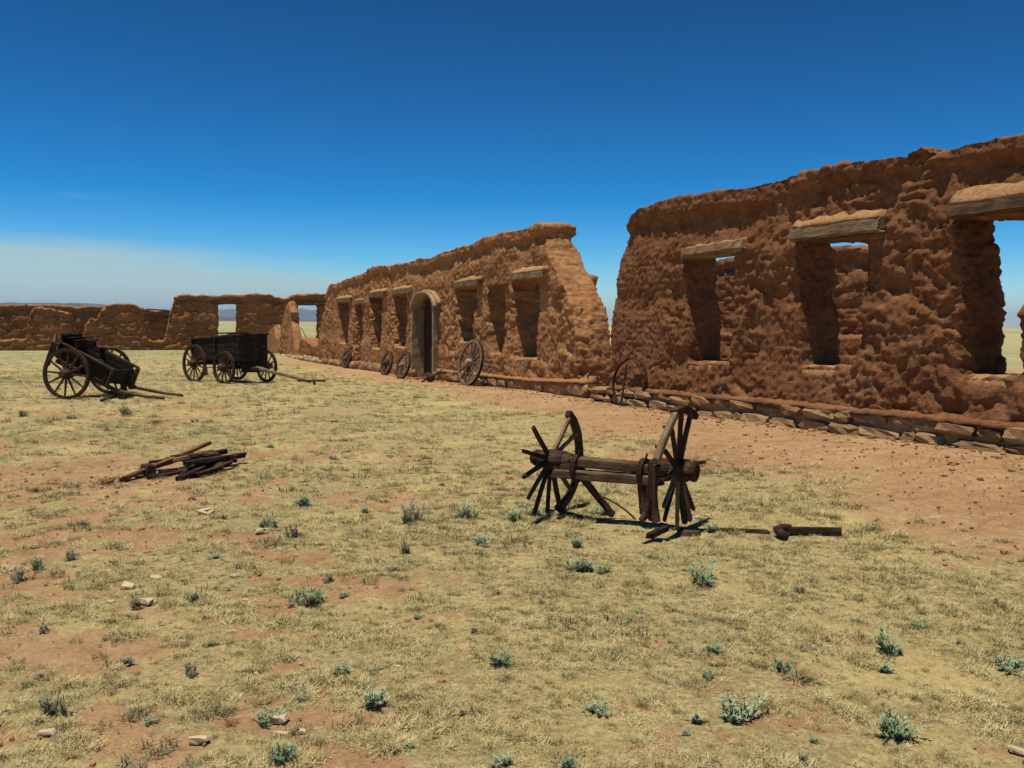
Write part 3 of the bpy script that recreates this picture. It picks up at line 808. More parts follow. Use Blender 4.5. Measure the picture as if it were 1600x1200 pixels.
adobe_wall('wall_face', [wall_solid([(t2[0][0], -1)] + t2 + [(t2[-1][0], -1)], [], 0, 0.8)], 0.14, M['adobe_far'], far2, 0.8, top_fn_of(t2), seed=95, amp=1.5, cap=0.12, course=0.07, stretch=3.4)
beam_obj('board', (FAR2.xz(228, 482)[0], -0.2, FAR2.xz(228, 483)[1]), (FAR2.xz(262, 482)[0], -0.2, FAR2.xz(262, 485)[1]), 0.3, 0.12, M['beam_x'], far2, 5)
pw = on_ground(480, 572)
lean = beam_obj('wooden_pole', PM.o + PM.x * PM.xz(468, 512, .9)[0] + PM.y * 1.0 + Vector((0, 0, PM.xz(468, 512, .9)[1])), PM.o + PM.x * PM.xz(482, 538, .5)[0] + PM.y * .6 + Vector((0, 0, PM.xz(482, 538, .5)[1])), 0.05, 0.05, M['beam_x'], None, 9)
props(lean, 'thin dark pole leaning against the eroded pillar in the right-hand far opening', 'pole')

# =================================================================== WHEELS
def spoke_mesh(r0, r1, w0, w1, th, seed=0, mat=None):
    mb = MB(); mb.beam((r0, 0, 0), (r1, 0, 0), th, w0, seg=5, jit=0.05, w1=th * .85, h1=w1, seed=seed, up=(0, 0, 1))
    me = mb.mesh('spoke'); me.materials.append(mat); return me
def wheel_parts(root, Rw, n, rimw=0.055, rimh=0.06, hub_r=0.10, hub_l=0.26, spoke_w=0.04, wood='wood_x', iron='iron', rim_mat='wood_z', missing=(), a_off=0.0, rim=True, tyre=True, seed=0, rim_as=None, hub_mat=None):
    """rim, tyre, hub and spokes round the local Y axis of root"""
    outp = root
    if rim:
        mb = MB(); mb.arc(Rw - rimh, Rw - 0.012, rimw, 0, 2 * math.pi, 56, close=True, jit=0.0015, seed=seed)
        o = mb.build('rim' if rim_as is None else rim_as, M[rim_mat], root)
        if rim_as: outp = o
    if tyre:
        mb = MB(); mb.arc(Rw - 0.011, Rw, rimw * 1.05, 0, 2 * math.pi, 56, close=True, chamfer=0.002)
        mb.build('tyre', M[iron], outp)
    mb = MB(); l = hub_l
    mb.lathe([(-l * .5, hub_r * .50), (-l * .5, hub_r * .66), (-l * .44, hub_r * .72), (-l * .2, hub_r * .98), (l * .1, hub_r), (l * .3, hub_r * .86), (l * .44, hub_r * .76), (l * .5, hub_r * .72), (l * .5, hub_r * .45)], 18)
    mb.build('hub', M[hub_mat or wood], outp, True)
    me = [spoke_mesh(hub_r * .7, Rw - rimh + .005, spoke_w * 1.15, spoke_w * .8, spoke_w * .75, seed + q, M[wood]) for q in range(3)]
    for k in range(n):
        if k in missing: continue
        s = bpy.data.objects.new('spoke', me[k % 3]); COL.objects.link(s); s.parent = outp
        s.rotation_euler = (0, -(a_off + 2 * math.pi * k / n), 0)
    return outp

# ------------------------------------------------------------------ two-wheeled cart
def px_len(a, b, D): return abs(a - b) * D / FPX
pc = on_ground(105, 623.5)
RW = px_len(543, 623.5, pc.y) / 2
hd = math.radians(-9.0)                              # heading of the cart's nose, from +X
cart = empty('cart', (0, 0, 0), hd, 'dark two-wheeled cart tipped forward onto its shafts at the far left', 'cart', 'old wagons in the yard')
ax = Vector((-math.sin(hd), math.cos(hd), 0))
track = 1.62
cart.location = Vector((pc.x, pc.y, pc.z)) + ax * track / 2
for sgn in (-1, 1):
    w = MB(); w.arc(RW - 0.075, RW - 0.014, 0.065, 0, 2 * math.pi, 56, close=True, jit=0.0015, seed=2)
    wo = w.build('wheel', M['wood_z'], cart)
    wo.location = (0, sgn * track / 2, RW - 0.01)
    wo.rotation_euler = (sgn * 0.03, 0.3 * sgn, 0)
    wheel_parts(wo, RW, 12, 0.065, 0.075, 0.115, 0.36, 0.045, rim=False, seed=5, a_off=0.13)
axl = MB(); axl.beam((0, -track / 2 + .1, RW), (0, track / 2 - .1, RW), 0.10, 0.12, seed=3); axl.build('axle', M['black_y'], cart)
TILT = math.radians(24)
def cb(x, y, z):                                     # body coordinates to cart coordinates
    return Vector((x * math.cos(TILT) + z * math.sin(TILT), y, RW - x * math.sin(TILT) + z * math.cos(TILT)))
B = MB()
def board(p0, p1, w, h, seed, mat='black_x', name='board', up=(0, 0, 1), parent=None, **kw):
    return beam_obj(name, p0, p1, w, h, M[mat], parent or cart, seed, **kw)
LR, LF, HW = -0.64, 0.80, 0.44
for k in range(6):                                   # floor
    y = -HW + (k + .5) * 2 * HW / 6
    board(cb(LR, y, 0.10), cb(LF, y, 0.10), 2 * HW / 6 * .96, 0.03, 10 + k, name='floor_board')
for sgn in (-1, 1):
    for k in range(3):                               # side boards
        z0 = 0.17 + k * 0.128
        board(cb(LR + (0.1 if k == 2 else 0), sgn * HW, z0), cb(LF - 0.03 * k, sgn * HW, z0 - (0.02 if k == 2 else 0)), 0.035, 0.124, 20 + k + sgn * 5, name='side_board')
    board(cb(LR - .05, sgn * (HW + .045), 0.50), cb(LF + .05, sgn * (HW + .045), 0.46), 0.07, 0.05, 40 + sgn, mat='wood_x', name='rail', seg=8)
    for x in (-0.5, 0.05, 0.7):
        board(cb(x, sgn * (HW + .035), 0.02), cb(x, sgn * (HW + .035), 0.50), 0.04, 0.06, 50 + sgn, name='stake')
    # shafts
    board(cb(-0.6, sgn * 0.40, 0.02), cb(1.0, sgn * 0.40, 0.02), 0.07, 0.09, 60 + sgn, mat='wood_x', name='shaft')
    e0 = cb(0.9, sgn * 0.40, 0.0)
    e1 = Matrix.Rotation(-hd, 4, 'Z') @ (Vector(on_ground(*((286, 620.5) if sgn > 0 else (257, 625)))) + Vector((0, 0, .04)) - cart.location)
    mb = MB(); mb.tube([e0, e0.lerp(e1, .3) + Vector((0, sgn * .03, -.02)), e0.lerp(e1, .65) + Vector((0, sgn * .04, -.03)), e1], 0.042, 8, 0.03)
    mb.build('shaft', M['beam_x'], cart, True)
for (x, h) in ((LR, .52), (LF, .38)):
    for k in range(int(h / .15)):
        board(cb(x, -HW, 0.18 + k * .155), cb(x, HW, 0.18 + k * .155), 0.035, 0.15, 70 + k, mat='black_x', name='end_board')
board(cb(LF + .02, -HW - .06, 0.02), cb(LF + .02, -HW - .06, 0.48), 0.06, 0.06, 79, mat='wood_x', name='front_post')
board(cb(LF + .06, HW + .02, -0.08), cb(LF + .06, HW + .02, 0.46), 0.10, 0.09, 80, mat='wood_x', name='front_post')
# raised box across the rear
rbx = [(-0.98, 0.62), (-0.50, 0.62)]
for (x, z) in ((-0.62, 0.62), (-0.22, 0.60)):
    board(cb(x, -HW - .08, z), cb(x, HW * .5, z), 0.035, 0.15, 90, name='seat_board')
for k in range(3):
    board(cb(-0.57 + .15 * k, -HW - .08, 0.69), cb(-0.57 + .15 * k, HW * .5, 0.69), 0.14, 0.03, 93 + k, name='seat_board')
board(cb(-0.25, 0.1, 0.53), cb(-.10, HW + .30, 0.55), 0.12, 0.04, 97, mat='grey_x', name='loose_board')
board(cb(-0.80, -HW - .02, 0.58), cb(-0.70, -HW - .1, 0.42), 0.05, 0.10, 98, mat='grey_x', name='loose_board')
# hanging pieces under the bed
board((0.80, .10, 0.55 * RW), (0.84, .10, 0.02), 0.09, 0.12, 99, name='prop_stick')
board((0.2, .25, 0.60 * RW), (0.95, .25, 0.55 * RW), 0.03, 0.10, 101, name='brake_board')
board(cb(LR - .02, -.60, 0.45), cb(LR - .02, -.60, -.10), 0.04, 0.14, 102, name='tail_strap')
g0 = on_ground(158, 628); g1 = on_ground(192, 618)
o = beam_obj('wood_scrap', g0 + Vector((0, 0, .03)), g1 + Vector((0, 0, .07)), 0.05, 0.05, M['wood_x'], None, 5); props(o, 'thin broken stick on the grass just in front of the tipped two-wheeled cart', 'stick')
g0 = on_ground(190, 624); g1 = on_ground(206, 620)
o = beam_obj('wood_block', g0 + Vector((0, 0, .06)), g1 + Vector((0, 0, .06)), 0.14, 0.13, M['black_x'], None, 6); props(o, 'squat dark wooden block on the ground under the shafts of the tipped cart', 'block')

# ------------------------------------------------------------------ four-wheeled wagon
pa = on_ground(304, 596.5); pb = on_ground(351, 599)
hdv = Vector((0.803, -0.596, 0)); hd2 = math.atan2(hdv.y, hdv.x)
latv = Vector((-hdv.y, hdv.x, 0))
sc = pa.y / 25.6
wagon = empty('wagon', (0, 0, 0), hd2, 'dark four-wheeled wagon with a deep plank box and its tongue lying to the right', 'wagon', 'old wagons in the yard')
track = 1.45 * sc
wagon.location = Vector((pa.x, pa.y, pa.z)) + latv * track / 2
RB = px_len(537, 596.5, pa.y) / 2; RF = px_len(547.5, 598.5, pa.y) / 2
WB = (Vector(pb) - Vector(pa)).dot(hdv); WB = max(1.5, min(WB, 2.2))
dzf = tz(wagon.location.x + hdv.x * WB, wagon.location.y + hdv.y * WB) - wagon.location.z
for x, Rr, nsp in ((0, RB, 14), (WB, RF, 12)):
    for sgn in (-1, 1):
        w = MB(); w.arc(Rr - 0.08, Rr - 0.014, 0.07, 0, 2 * math.pi, 56, close=True, jit=0.0015, seed=3)
        wo = w.build('wheel', M['wood_z'], wagon)
        wo.location = (x, sgn * track / 2, Rr - 0.015 + (dzf if x else 0)); wo.rotation_euler = (sgn * 0.025, x + sgn * .2, 0)
        wheel_parts(wo, Rr, nsp, 0.07, 0.08, 0.12, 0.38, 0.045, rim=False, seed=8)
    mb = MB(); mb.beam((x, -track / 2 + .1, Rr), (x, track / 2 - .1, Rr), 0.12, 0.14, seed=4); mb.build('axle', M['black_y'], wagon)
    mb = MB(); mb.beam((x, -track * .36, Rr + .14), (x, track * .36, Rr + .14), 0.11, 0.12, seed=5); mb.build('bolster', M['black_y'], wagon)
bl, bf, bw2 = -0.58 * sc, WB + 0.42 * sc, 0.42 * sc
zf0 = min(RB, RF) + 0.16
for k in range(6):
    y = -bw2 + (k + .5) * bw2 / 3
    beam_obj('floor_board', (bl, y, zf0), (bf, y, zf0), bw2 / 3 * .96, 0.035, M['black_x'], wagon, 10 + k)
zr, zfr = 1.34, 1.52
for sgn in (-1, 1):
    for k in range(4):
        h0 = (zr - zf0) / 4; h1 = (zfr - zf0) / 4
        beam_obj('side_board', (bl, sgn * bw2, zf0 + h0 * (k + .5)), (bf, sgn * bw2, zf0 + h1 * (k + .5)), 0.04, (h0 + h1) / 2 * .97, M['black_x'], wagon, 20 + k + 4 * sgn, seg=8, jit=0.03)
    beam_obj('rail', (bl - .05, sgn * (bw2 + .035), zr - .03), (bf + .05, sgn * (bw2 + .035), zfr - .03), 0.05, 0.06, M['wood_x'], wagon, 31, seg=8)
    for x in (bl + .1, (bl + bf) / 2, bf - .1):
        beam_obj('stake', (x, sgn * (bw2 + .04), zf0 - .12), (x, sgn * (bw2 + .04), 1.38), 0.05, 0.07, M['black_x'], wagon, 35)
for x, zt_ in ((bl, zr), (bf, zfr)):
    for k in range(4):
        h0 = (zt_ - zf0) / 4
        beam_obj('end_board', (x, -bw2, zf0 + h0 * (k + .5)), (x, bw2, zf0 + h0 * (k + .5)), 0.04, h0 * .97, M['black_x'], wagon, 41 + k)
for k in range(2):                                   # the deep front board reaching down before the wheels
    beam_obj('front_board', (bf - .05, -bw2, zf0 - .10 - .15 * k), (bf - .05, bw2, zf0 - .10 - .15 * k), 0.04, 0.145, M['black_x'], wagon, 47 + k)
beam_obj('reach', (0, 0, RB), (WB, 0, RF), 0.09, 0.09, M['black_x'], wagon, 50)
for sgn in (-1, 1): beam_obj('hound', (WB - .5, sgn * .3, RF - .02), (WB + .75, sgn * .12, RF - .04), 0.07, 0.08, M['wood_x'], wagon, 52 + sgn)
tip_w = Vector(on_ground(486, 603)); 
li = Matrix.Rotation(-hd2, 4, 'Z') @ (tip_w - wagon.location)
tongue_end = Vector((min(li.x, 4.9), li.y * .9, li.z + 0.12))
beam_obj('tongue', (WB + .3, 0, RF), tongue_end, 0.09, 0.10, M['grey_x'], wagon, 55, h1=0.07, w1=0.06)
dirc = Vector((0.803, -0.596, 0))
cross_l = Matrix.Rotation(-hd2, 3, 'Z') @ Vector((0.98, 0.12, 0))
tc_ = tongue_end + Vector((0, 0, 0.03))
beam_obj('crossbar', tc_ - cross_l * .38, tc_ + cross_l * .42, 0.05, 0.06, M['wood_x'], wagon, 56)
beam_obj('crossbar_foot', tc_ + cross_l * .08, tc_ + cross_l * .12 + Vector((0, 0, -.12)), 0.06, 0.07, M['wood_x'], wagon, 57)
beam_obj('brake_shoe', (0.52 * sc, -track / 2 - .02, RB * .95), (0.60 * sc, -track / 2 - .02, RB * .40), 0.07, 0.13, M['wood_x'], wagon, 58)
beam_obj('brake_rod', (0.45 * sc, -track / 2 + .12, RB * .78), (WB - .3, -track / 2 + .12, RB * .80), 0.025, 0.025, M['iron'], wagon, 59)
beam_obj('seat_plank', ((bl + bf) * .5, -bw2 * .8, 1.50), ((bl + bf) * .5 + .1, bw2 * .9, 1.52), 0.28, 0.04, M['black_x'], wagon, 60)
# loose boards lying on the load
beam_obj('loose_board', (bl + .8, 0.2, 1.40), (bl + 1.6, 0.45, 1.52), 0.10, 0.05, M['black_x'], wagon, 61, bend=0.05)

# ------------------------------------------------------------------ wheels leaning on the walls
def leaning_wheel(px_c, py_b, Rw, lean_deg, label, n=14, yaw=0.0, mats=('grey_x', 'grey_z', 'iron'), missing=(), w_off=None, tyre=True, hub_mat=None, spokes_w=0.04, group='wagon wheels leaning on the adobe wall', rim=True):
    g = on_ground(px_c, py_b)
    o = empty('wagon_wheel', g, FAC.rot + yaw, label, 'wheel', group)
    piv = bpy.data.objects.new('wheel_disc', None)
    # tilt: top leans towards the wall (local +Y)
    o.rotation_euler = (-math.radians(lean_deg), 0, FAC.rot + yaw)
    o.location = Vector((g.x, g.y, g.z - 0.02)) + Matrix.Rotation(FAC.rot + yaw, 3, 'Z') @ Vector((0, math.sin(math.radians(lean_deg)) * Rw, math.cos(math.radians(lean_deg)) * Rw))
    wheel_parts(o, Rw, n, 0.08, 0.10, 0.12, 0.30, spokes_w, wood=mats[0], rim_mat=mats[1], iron=mats[2], missing=missing, seed=int(px_c), hub_mat=hub_mat, tyre=tyre, rim=rim)
    return o
def facade_depth(px): return 10.3 * 1378.0 / (px - 222.0)
def r_of(px, ytop, ybot): return abs(ybot - ytop) * on_ground(px, ybot).y / FPX / 2 * 0.97
leaning_wheel(728, 602, r_of(728, 525, 602), 12, 'largest leaning wheel, pale-hubbed, right of the arched door', 14, 0.16, hub_mat='plaster', spokes_w=0.065, mats=('beam_x', 'grey_z', 'iron'))
leaning_wheel(538, 575, r_of(538, 543, 575), 14, 'small weathered wheel leaning on the wall farthest left along the long ruin', 12, 0.16, mats=('beam_x', 'beam_z', 'iron'))
leaning_wheel(600, 586, r_of(600, 545, 586), 14, 'dark wheel leaning under the third window from the left of the long ruin', 12, 0.14, mats=('wood_x', 'beam_z', 'iron'), missing=(3, 4))
leaning_wheel(625, 592, r_of(627, 545, 591), 15, 'brown spoked wheel leaning just left of the arched doorway', 12, 0.14, mats=('grey_x', 'beam_z', 'iron'), missing=(7,))
# broken hub with spokes lying before the door
hb = on_ground(671, 597)
hubo = empty('wheel_hub', hb + Vector((0, 0, 0.16)), 0.3, 'broken wheel hub with a few stub spokes lying before the arched doorway', 'hub')
hubo.rotation_euler = (0.2, 0.3, 0.9)
mb = MB(); mb.lathe([(-.18, .08), (-.15, .12), (0, .15), (.15, .12), (.18, .08)], 14); mb.build('hub', M['wood_x'], hubo, True)
sm = spoke_mesh(.1, .62, .06, .045, .05, 3, M['grey_x'])
for a_ in (0.55, 0.75, 3.5, 3.9, 5.6):
    s = link('spoke', sm, None, hubo); s.rotation_euler = (0, -a_, 0)
# iron hoop (a loose tyre) leaning at the near ruin's corner
def hoop(px_c, ytop, py_b, lean_deg, yaw, label, a0=0, a1=2 * math.pi, name='iron_hoop', w=0.06, mat='iron', D=None):
    g = on_ground(px_c, py_b); Rw = (py_b - ytop) * g.y / FPX / 2
    mb = MB(); mb.arc(Rw - 0.022, Rw, w, a0, a1, 48, close=(a1 - a0 > 6.2), chamfer=0.003)
    o = mb.build(name, M[mat]); T = math.radians(lean_deg)
    o.rotation_euler = (-T, 0, FAC.rot + yaw)
    o.location = g + Matrix.Rotation(FAC.rot + yaw, 3, 'Z') @ Vector((0, math.sin(T) * Rw, math.cos(T) * Rw))
    props(o, label, 'hoop'); return o
hoop(978, 558, 634, 10, 0.22, 'tall thin iron hoop leaning on the stone base at the corner of the right-hand ruin')
g0 = on_ground(999, 636)
for q, (pxa, pya, pxb, pyb) in enumerate(((970, 634, 977, 570), (999, 636, 998, 588))):
    ga = on_ground(pxa, pya); gb = Vector(ga); gb = gb + Vector((0.12, 0.1, (pya - pyb) * ga.y / FPX))
    o = beam_obj('iron_rod', ga, gb, 0.035, 0.035, M['iron'], None, q)
    props(o, ('thin rusty rod standing inside the tall iron hoop', 'thin rusty rod standing at the right edge of the tall iron hoop')[q], 'rod')
ga = on_ground(931, 622)
hp = MB(); rad_ = 0.36
hp.arc(rad_ - .018, rad_, .05, math.radians(95), math.radians(265), 24, chamfer=.003)
o = hp.build('iron_hoop', M['iron']); o.location = ga + Vector((0.12, 0, .36)); o.rotation_euler = (-.15, 0, FAC.rot + .7)
props(o, 'broken curved iron strap at the gap between the two big ruins', 'hoop')
ga = on_ground(940, 612)
o = beam_obj('wooden_pole', ga + Vector((-.05, 0, .46)), ga + Vector((.32, -.1, .12)), 0.035, 0.035, M['iron'], None, 3); props(o, 'short dark bar leaning in the gap between the two big ruins', 'pole')
o = beam_obj('wooden_pole', ga + Vector((-.35, .1, .05)), ga + Vector((.30, -.1, .12)), 0.035, 0.035, M['wood_x'], None, 4); props(o, 'short stick lying flat in the gap between the two big ruins', 'pole')

# =================================================================== HERO: broken axle with two wheels
gl = on_ground(860, 804); gr = on_ground(1058, 830)
av = Vector((gr.x - gl.x, gr.y - gl.y, 0)); AL = av.length; avn = av.normalized()
hrot = math.atan2(avn.y, avn.x)
axle = empty('broken_axle', gl, hrot, 'broken wagon axle with two ruined spoked wheels standing in the dry grass', 'axle')
zR = gr.z - gl.z
# wheel frames: local X of the wheel = the horizontal direction to the right and away from the camera
RWH = 0.535
def wheel_frame(name, x, z, hub_prof, hub_mat):
    mb = MB(); mb.lathe(hub_prof, 22)
    o = mb.build(name, hub_mat, axle, True)
    # axle local x is along av; the wheel's Y axis must lie along it and its X along local +y
    o.matrix_local = Matrix(((0, 1, 0, x), (1, 0, 0, 0), (0, 0, -1, z), (0, 0, 0, 1)))
    return o
def pol(deg, r_): return (r_ * math.cos(math.radians(deg)), r_ * math.sin(math.radians(deg)))
def in_wheel(deg, r_, y=0.0):          # coordinates in the axle frame relative to the wheel centre
    c_, s_ = pol(deg, r_); return Vector((y, c_, s_))
def hero_wheel(x, zc, spokes, hubprof, side, dish=0.03):
    hubmb = MB(); hubmb.lathe([(a, r_ * .87) for a, r_ in hubprof], 24, axis='x')
    h = hubmb.build('wheel_hub', M['wood_x'], axle, True); h.location = (x, 0, zc)
    for k, (deg, rl, mt_, w) in enumerate(spokes):
        p0 = in_wheel(deg, 0.07); p1 = in_wheel(deg, rl, dish * side)
        beam_obj('spoke', p0, p1, 0.034, w, M[mt_], h, 700 + k, h1=w * .78, seg=7, jit=0.07, rag=0.012, bend=0.0)
    return h
def felloe(h, d0, d1, R1, mt_, seed, th=0.075, w=0.062, y=0.02, centre=(0, 0)):
    rings = []; k = max(5, int(abs(d1 - d0) / 7)); r = random.Random(seed)
    for i in range(k + 1):
        d = d0 + (d1 - d0) * i / k; ring = []
        R0 = R1 - th
        c = .008
        for (a_, b_) in ((R0 + c, -w / 2), (R1 - c, -w / 2), (R1, -w / 2 + c), (R1, w / 2 - c), (R1 - c, w / 2), (R0 + c, w / 2), (R0, w / 2 - c), (R0, -w / 2 + c)):
            q = in_wheel(d, a_ + r.uniform(-.004, .004), y + b_ + r.uniform(-.003, .003))
            if i in (0, k): q += in_wheel(d + 90, r.uniform(-.015, .015))
            ring.append(q)
        rings.append(ring)
    mb = MB(); mb.rings(rings); return mb.build('felloe', M[mt_], h)
xL, xR = 0.0, AL
zL = RWH - 0.01; zRr = zR + RWH + 0.0
profL = [(-.19, .045), (-.20, .070), (-.17, .080), (-.11, .082), (-.09, .100), (.0, .112), (.07, .108), (.09, .096), (.20, .090), (.235, .086), (.235, .05)]
hL = hero_wheel(xL, zL, [
    (26, .47, 'grey_x', .042), (52, .50, 'grey_x', .042), (137, .50, 'wood_x', .045), (165, .54, 'wood_x', .042), (190, .52, 'wood_x', .045),
    (214, .53, 'beam_x', .04), (234, .56, 'wood_x', .05), (258, .50, 'wood_x', .05), (284, .49, 'wood_x', .05), (314, .48, 'beam_x', .042), (340, .47, 'wood_x', .042)], profL, 1)
felloe(hL, 56, -22, RWH, 'wood_z', 1); felloe(hL, -23, -79, RWH, 'wood_z', 2)
hb_ = MB(); hb_.lathe([(.10, .082), (.10, .092), (.15, .091), (.15, .080)], 22, 'x'); hb_.build('hub_band', M['iron'], hL, True)
hb_ = MB(); hb_.lathe([(-.165, .068), (-.165, .079), (-.13, .079), (-.13, .068)], 22, 'x'); hb_.build('hub_band', M['iron'], hL, True)
profR = [(-.26, .05), (-.26, .075), (-.22, .095), (-.12, .105), (-.08, .095), (.0, .112), (.05, .112), (.08, .100), (.14, .094), (.165, .090), (.168, .055), (.10, .05)]
hR = hero_wheel(xR, zRr, [
    (94, .50, 'wood_x', .058), (71, .50, 'wood_x', .050), (121, .43, 'wood_x', .045), (150, .40, 'wood_x', .045), (183, .44, 'beam_x', .036),
    (216, .44, 'grey_x', .040), (228, .50, 'wood_x', .03), (262, .50, 'grey_x', .055), (281, .49, 'wood_x', .06), (294, .52, 'grey_x', .062), (306, .48, 'wood_x', .045), (1, .52, 'wood_x', .036)], profR, 1)
felloe(hR, 109, 57, RWH + .02, 'wood_z', 4, th=.07)
for (a0_, a1_) in ((-.21, -.17), (-.10, -.06), (.055, .085), (.13, .16)):
    hb_ = MB(); rr_ = float(np.interp((a0_ + a1_) / 2, [p[0] for p in profR[1:9]], [p[1] for p in profR[1:9]])) * .87 + .008
    hb_.lathe([(a0_, rr_ - .01), (a0_, rr_), (a1_, rr_), (a1_, rr_ - .01)], 22, 'x'); hb_.build('hub_band', M['iron'], hR, True)
# loosened pale felloe with two mortise holes, still hanging on two spokes
o = beam_obj('felloe', in_wheel(163, .47, .0), in_wheel(108, .52, .03), 0.055, 0.062, M['grey_x'], hR, 31, seg=8, jit=.05, bend=0.012, rag=.01)
for dd, rr2 in ((148, .455), (121, .455)):
    pp = in_wheel(dd, rr2, .0); hm = MB(); hm.lathe([(-.040, .004), (-.040, .014), (-.034, .014)], 10, 'x')
    hq = hm.build('mortise_hole_shade', M['black_x'], hR); hq.location = pp  # dark disc standing in for the shade inside a mortise hole
# hanging dark felloe in front of the beam end
beam_obj('felloe', in_wheel(168, .43, -.02), in_wheel(221, .57, -.02), 0.055, 0.075, M['wood_x'], hR, 32, seg=8, jit=.06, bend=-0.03, rag=.015, h1=.10)
beam_obj('felloe', in_wheel(203, .49, -.06), in_wheel(214, .64, -.08), 0.05, 0.05, M['wood_x'], hR, 33, seg=5, jit=.08, bend=-.02, rag=.01)
# stacked timbers
b0, b1 = xL + .17, xR - .22
beam_obj('timber', (b0, 0.0, zL + .005), (b1 + .02, 0.0, zRr - .015), 0.12, 0.092, M['beam_x'], axle, 41, seg=16, jit=.05, rag=.03)
beam_obj('timber', (xL + .06, -0.03, zL - .115), (b1 + .05, -0.03, zRr - .110), 0.13, 0.090, M['beam_x'], axle, 42, seg=16, jit=.055, rag=.04, h1=.085)
beam_obj('timber', (b0 - .1, -.05, zL - .055), (b0 + .14, -.06, zL - .025), 0.06, 0.05, M['beam_x'], axle, 45, seg=5, jit=.08, rag=.02)
beam_obj('skein', (xL - .02, 0, zL), (b0 + .10, 0, zL - .02), 0.13, 0.13, M['iron'], axle, 43, seg=5, jit=.06, w1=.10, h1=.14)
beam_obj('skein', (xR + .05, 0, zRr), (b1 - .06, 0, zRr - .04), 0.13, 0.13, M['iron'], axle, 44, seg=5, jit=.06, w1=.11, h1=.2)
for (x, z) in ((b0 + .12, zL), (b1 - .10, zRr)):
    mb = MB(); mb.arc(.115, .128, .05, 0, 2 * math.pi, 20, close=True, chamfer=.002)
    c_ = mb.build('clamp', M['iron'], axle); c_.location = (x, -.01, z - .055); c_.rotation_euler = (0, 0, math.pi / 2); c_.scale = (.85, 1, 1)
    beam_obj('bolt', (x + .01, -.05, z - .0), (x + .05, -.05, z + .12), .016, .016, M['iron'], axle, 46)
beam_obj('hound', (b1 - .10, -.03, zRr - .15), (b1 - .06, -.06, zRr - .40), 0.07, 0.10, M['wood_x'], axle, 47, seg=6, jit=.06, rag=.02)
beam_obj('strut', (b0 + .13, .06, zL - .15), (b0 + .39, .20, 0.03), 0.05, 0.065, M['wood_x'], axle, 48, seg=6, jit=.06, rag=.02)
beam_obj('rod', (b0 + .30, .16, .20), (b0 + .62, .20, .02), 0.016, 0.016, M['beam_x'], axle, 49, seg=6, bend=.02)
# fallen pieces around it (each lies loose on the ground)
def ground_beam(name, pxa, pxb, w, h, mat, label, cat, seed, za=0.0, zb=0.0, group=None, **kw):
    g0 = on_ground(*pxa); g1 = on_ground(*pxb)
    o = beam_obj(name, g0 + Vector((0, 0, h * .42 + za)), g1 + Vector((0, 0, h * .42 + zb)), w, h, M[mat], None, seed, **kw)
    return props(o, label, cat, group)
ground_beam('broken_felloe', (1030, 822), (1064, 830), 0.07, 0.035, 'beam_x', 'flat broken rim piece under the right-hand broken wheel', 'rim piece', 1, jit=.07, rag=.02)
ground_beam('broken_felloe', (1066, 836), (1090, 838), 0.07, 0.05, 'beam_x', 'short rounded log end under the right-hand broken wheel, nearest the camera', 'rim piece', 2, jit=.07, rag=.02)
ground_beam('broken_felloe', (1013, 842), (1040, 829), 0.05, 0.05, 'black_x', 'dark broken rim piece on the ground left of the right-hand broken wheel', 'rim piece', 3, jit=.07, rag=.02)
ground_beam('fallen_pole', (1117, 831), (1200, 834), 0.035, 0.04, 'wood_x', 'thin dark pole on the ground between the axle and the hooked timber', 'pole', 4, jit=.08, seg=8, rag=.02)
hk = on_ground(1222, 837); hk2 = on_ground(1314, 838)
hko = empty('hooked_timber', hk, 0, 'dark hooked timber lying alone on the grass right of the broken axle', 'timber')
dd = hk2 - hk
beam_obj('shaft', Vector((0.01, 0, .045)), dd + Vector((0, 0, .04)), 0.055, 0.06, M['black_x'], hko, 1, seg=8, jit=.05, rag=.01)
mb = MB(); mb.tube([(-.01, -.16, .03), (-.05, -.11, .05), (-.05, -.03, .06), (.0, .0, .065), (.07, .0, .06)], .036, 8); mb.build('hook', M['iron'], hko, True)
ground_beam('wood_scrap', (872, 812), (896, 806), 0.03, 0.03, 'black_x', 'small black splinter on the grass below the left broken wheel', 'stick', 9, jit=.1)

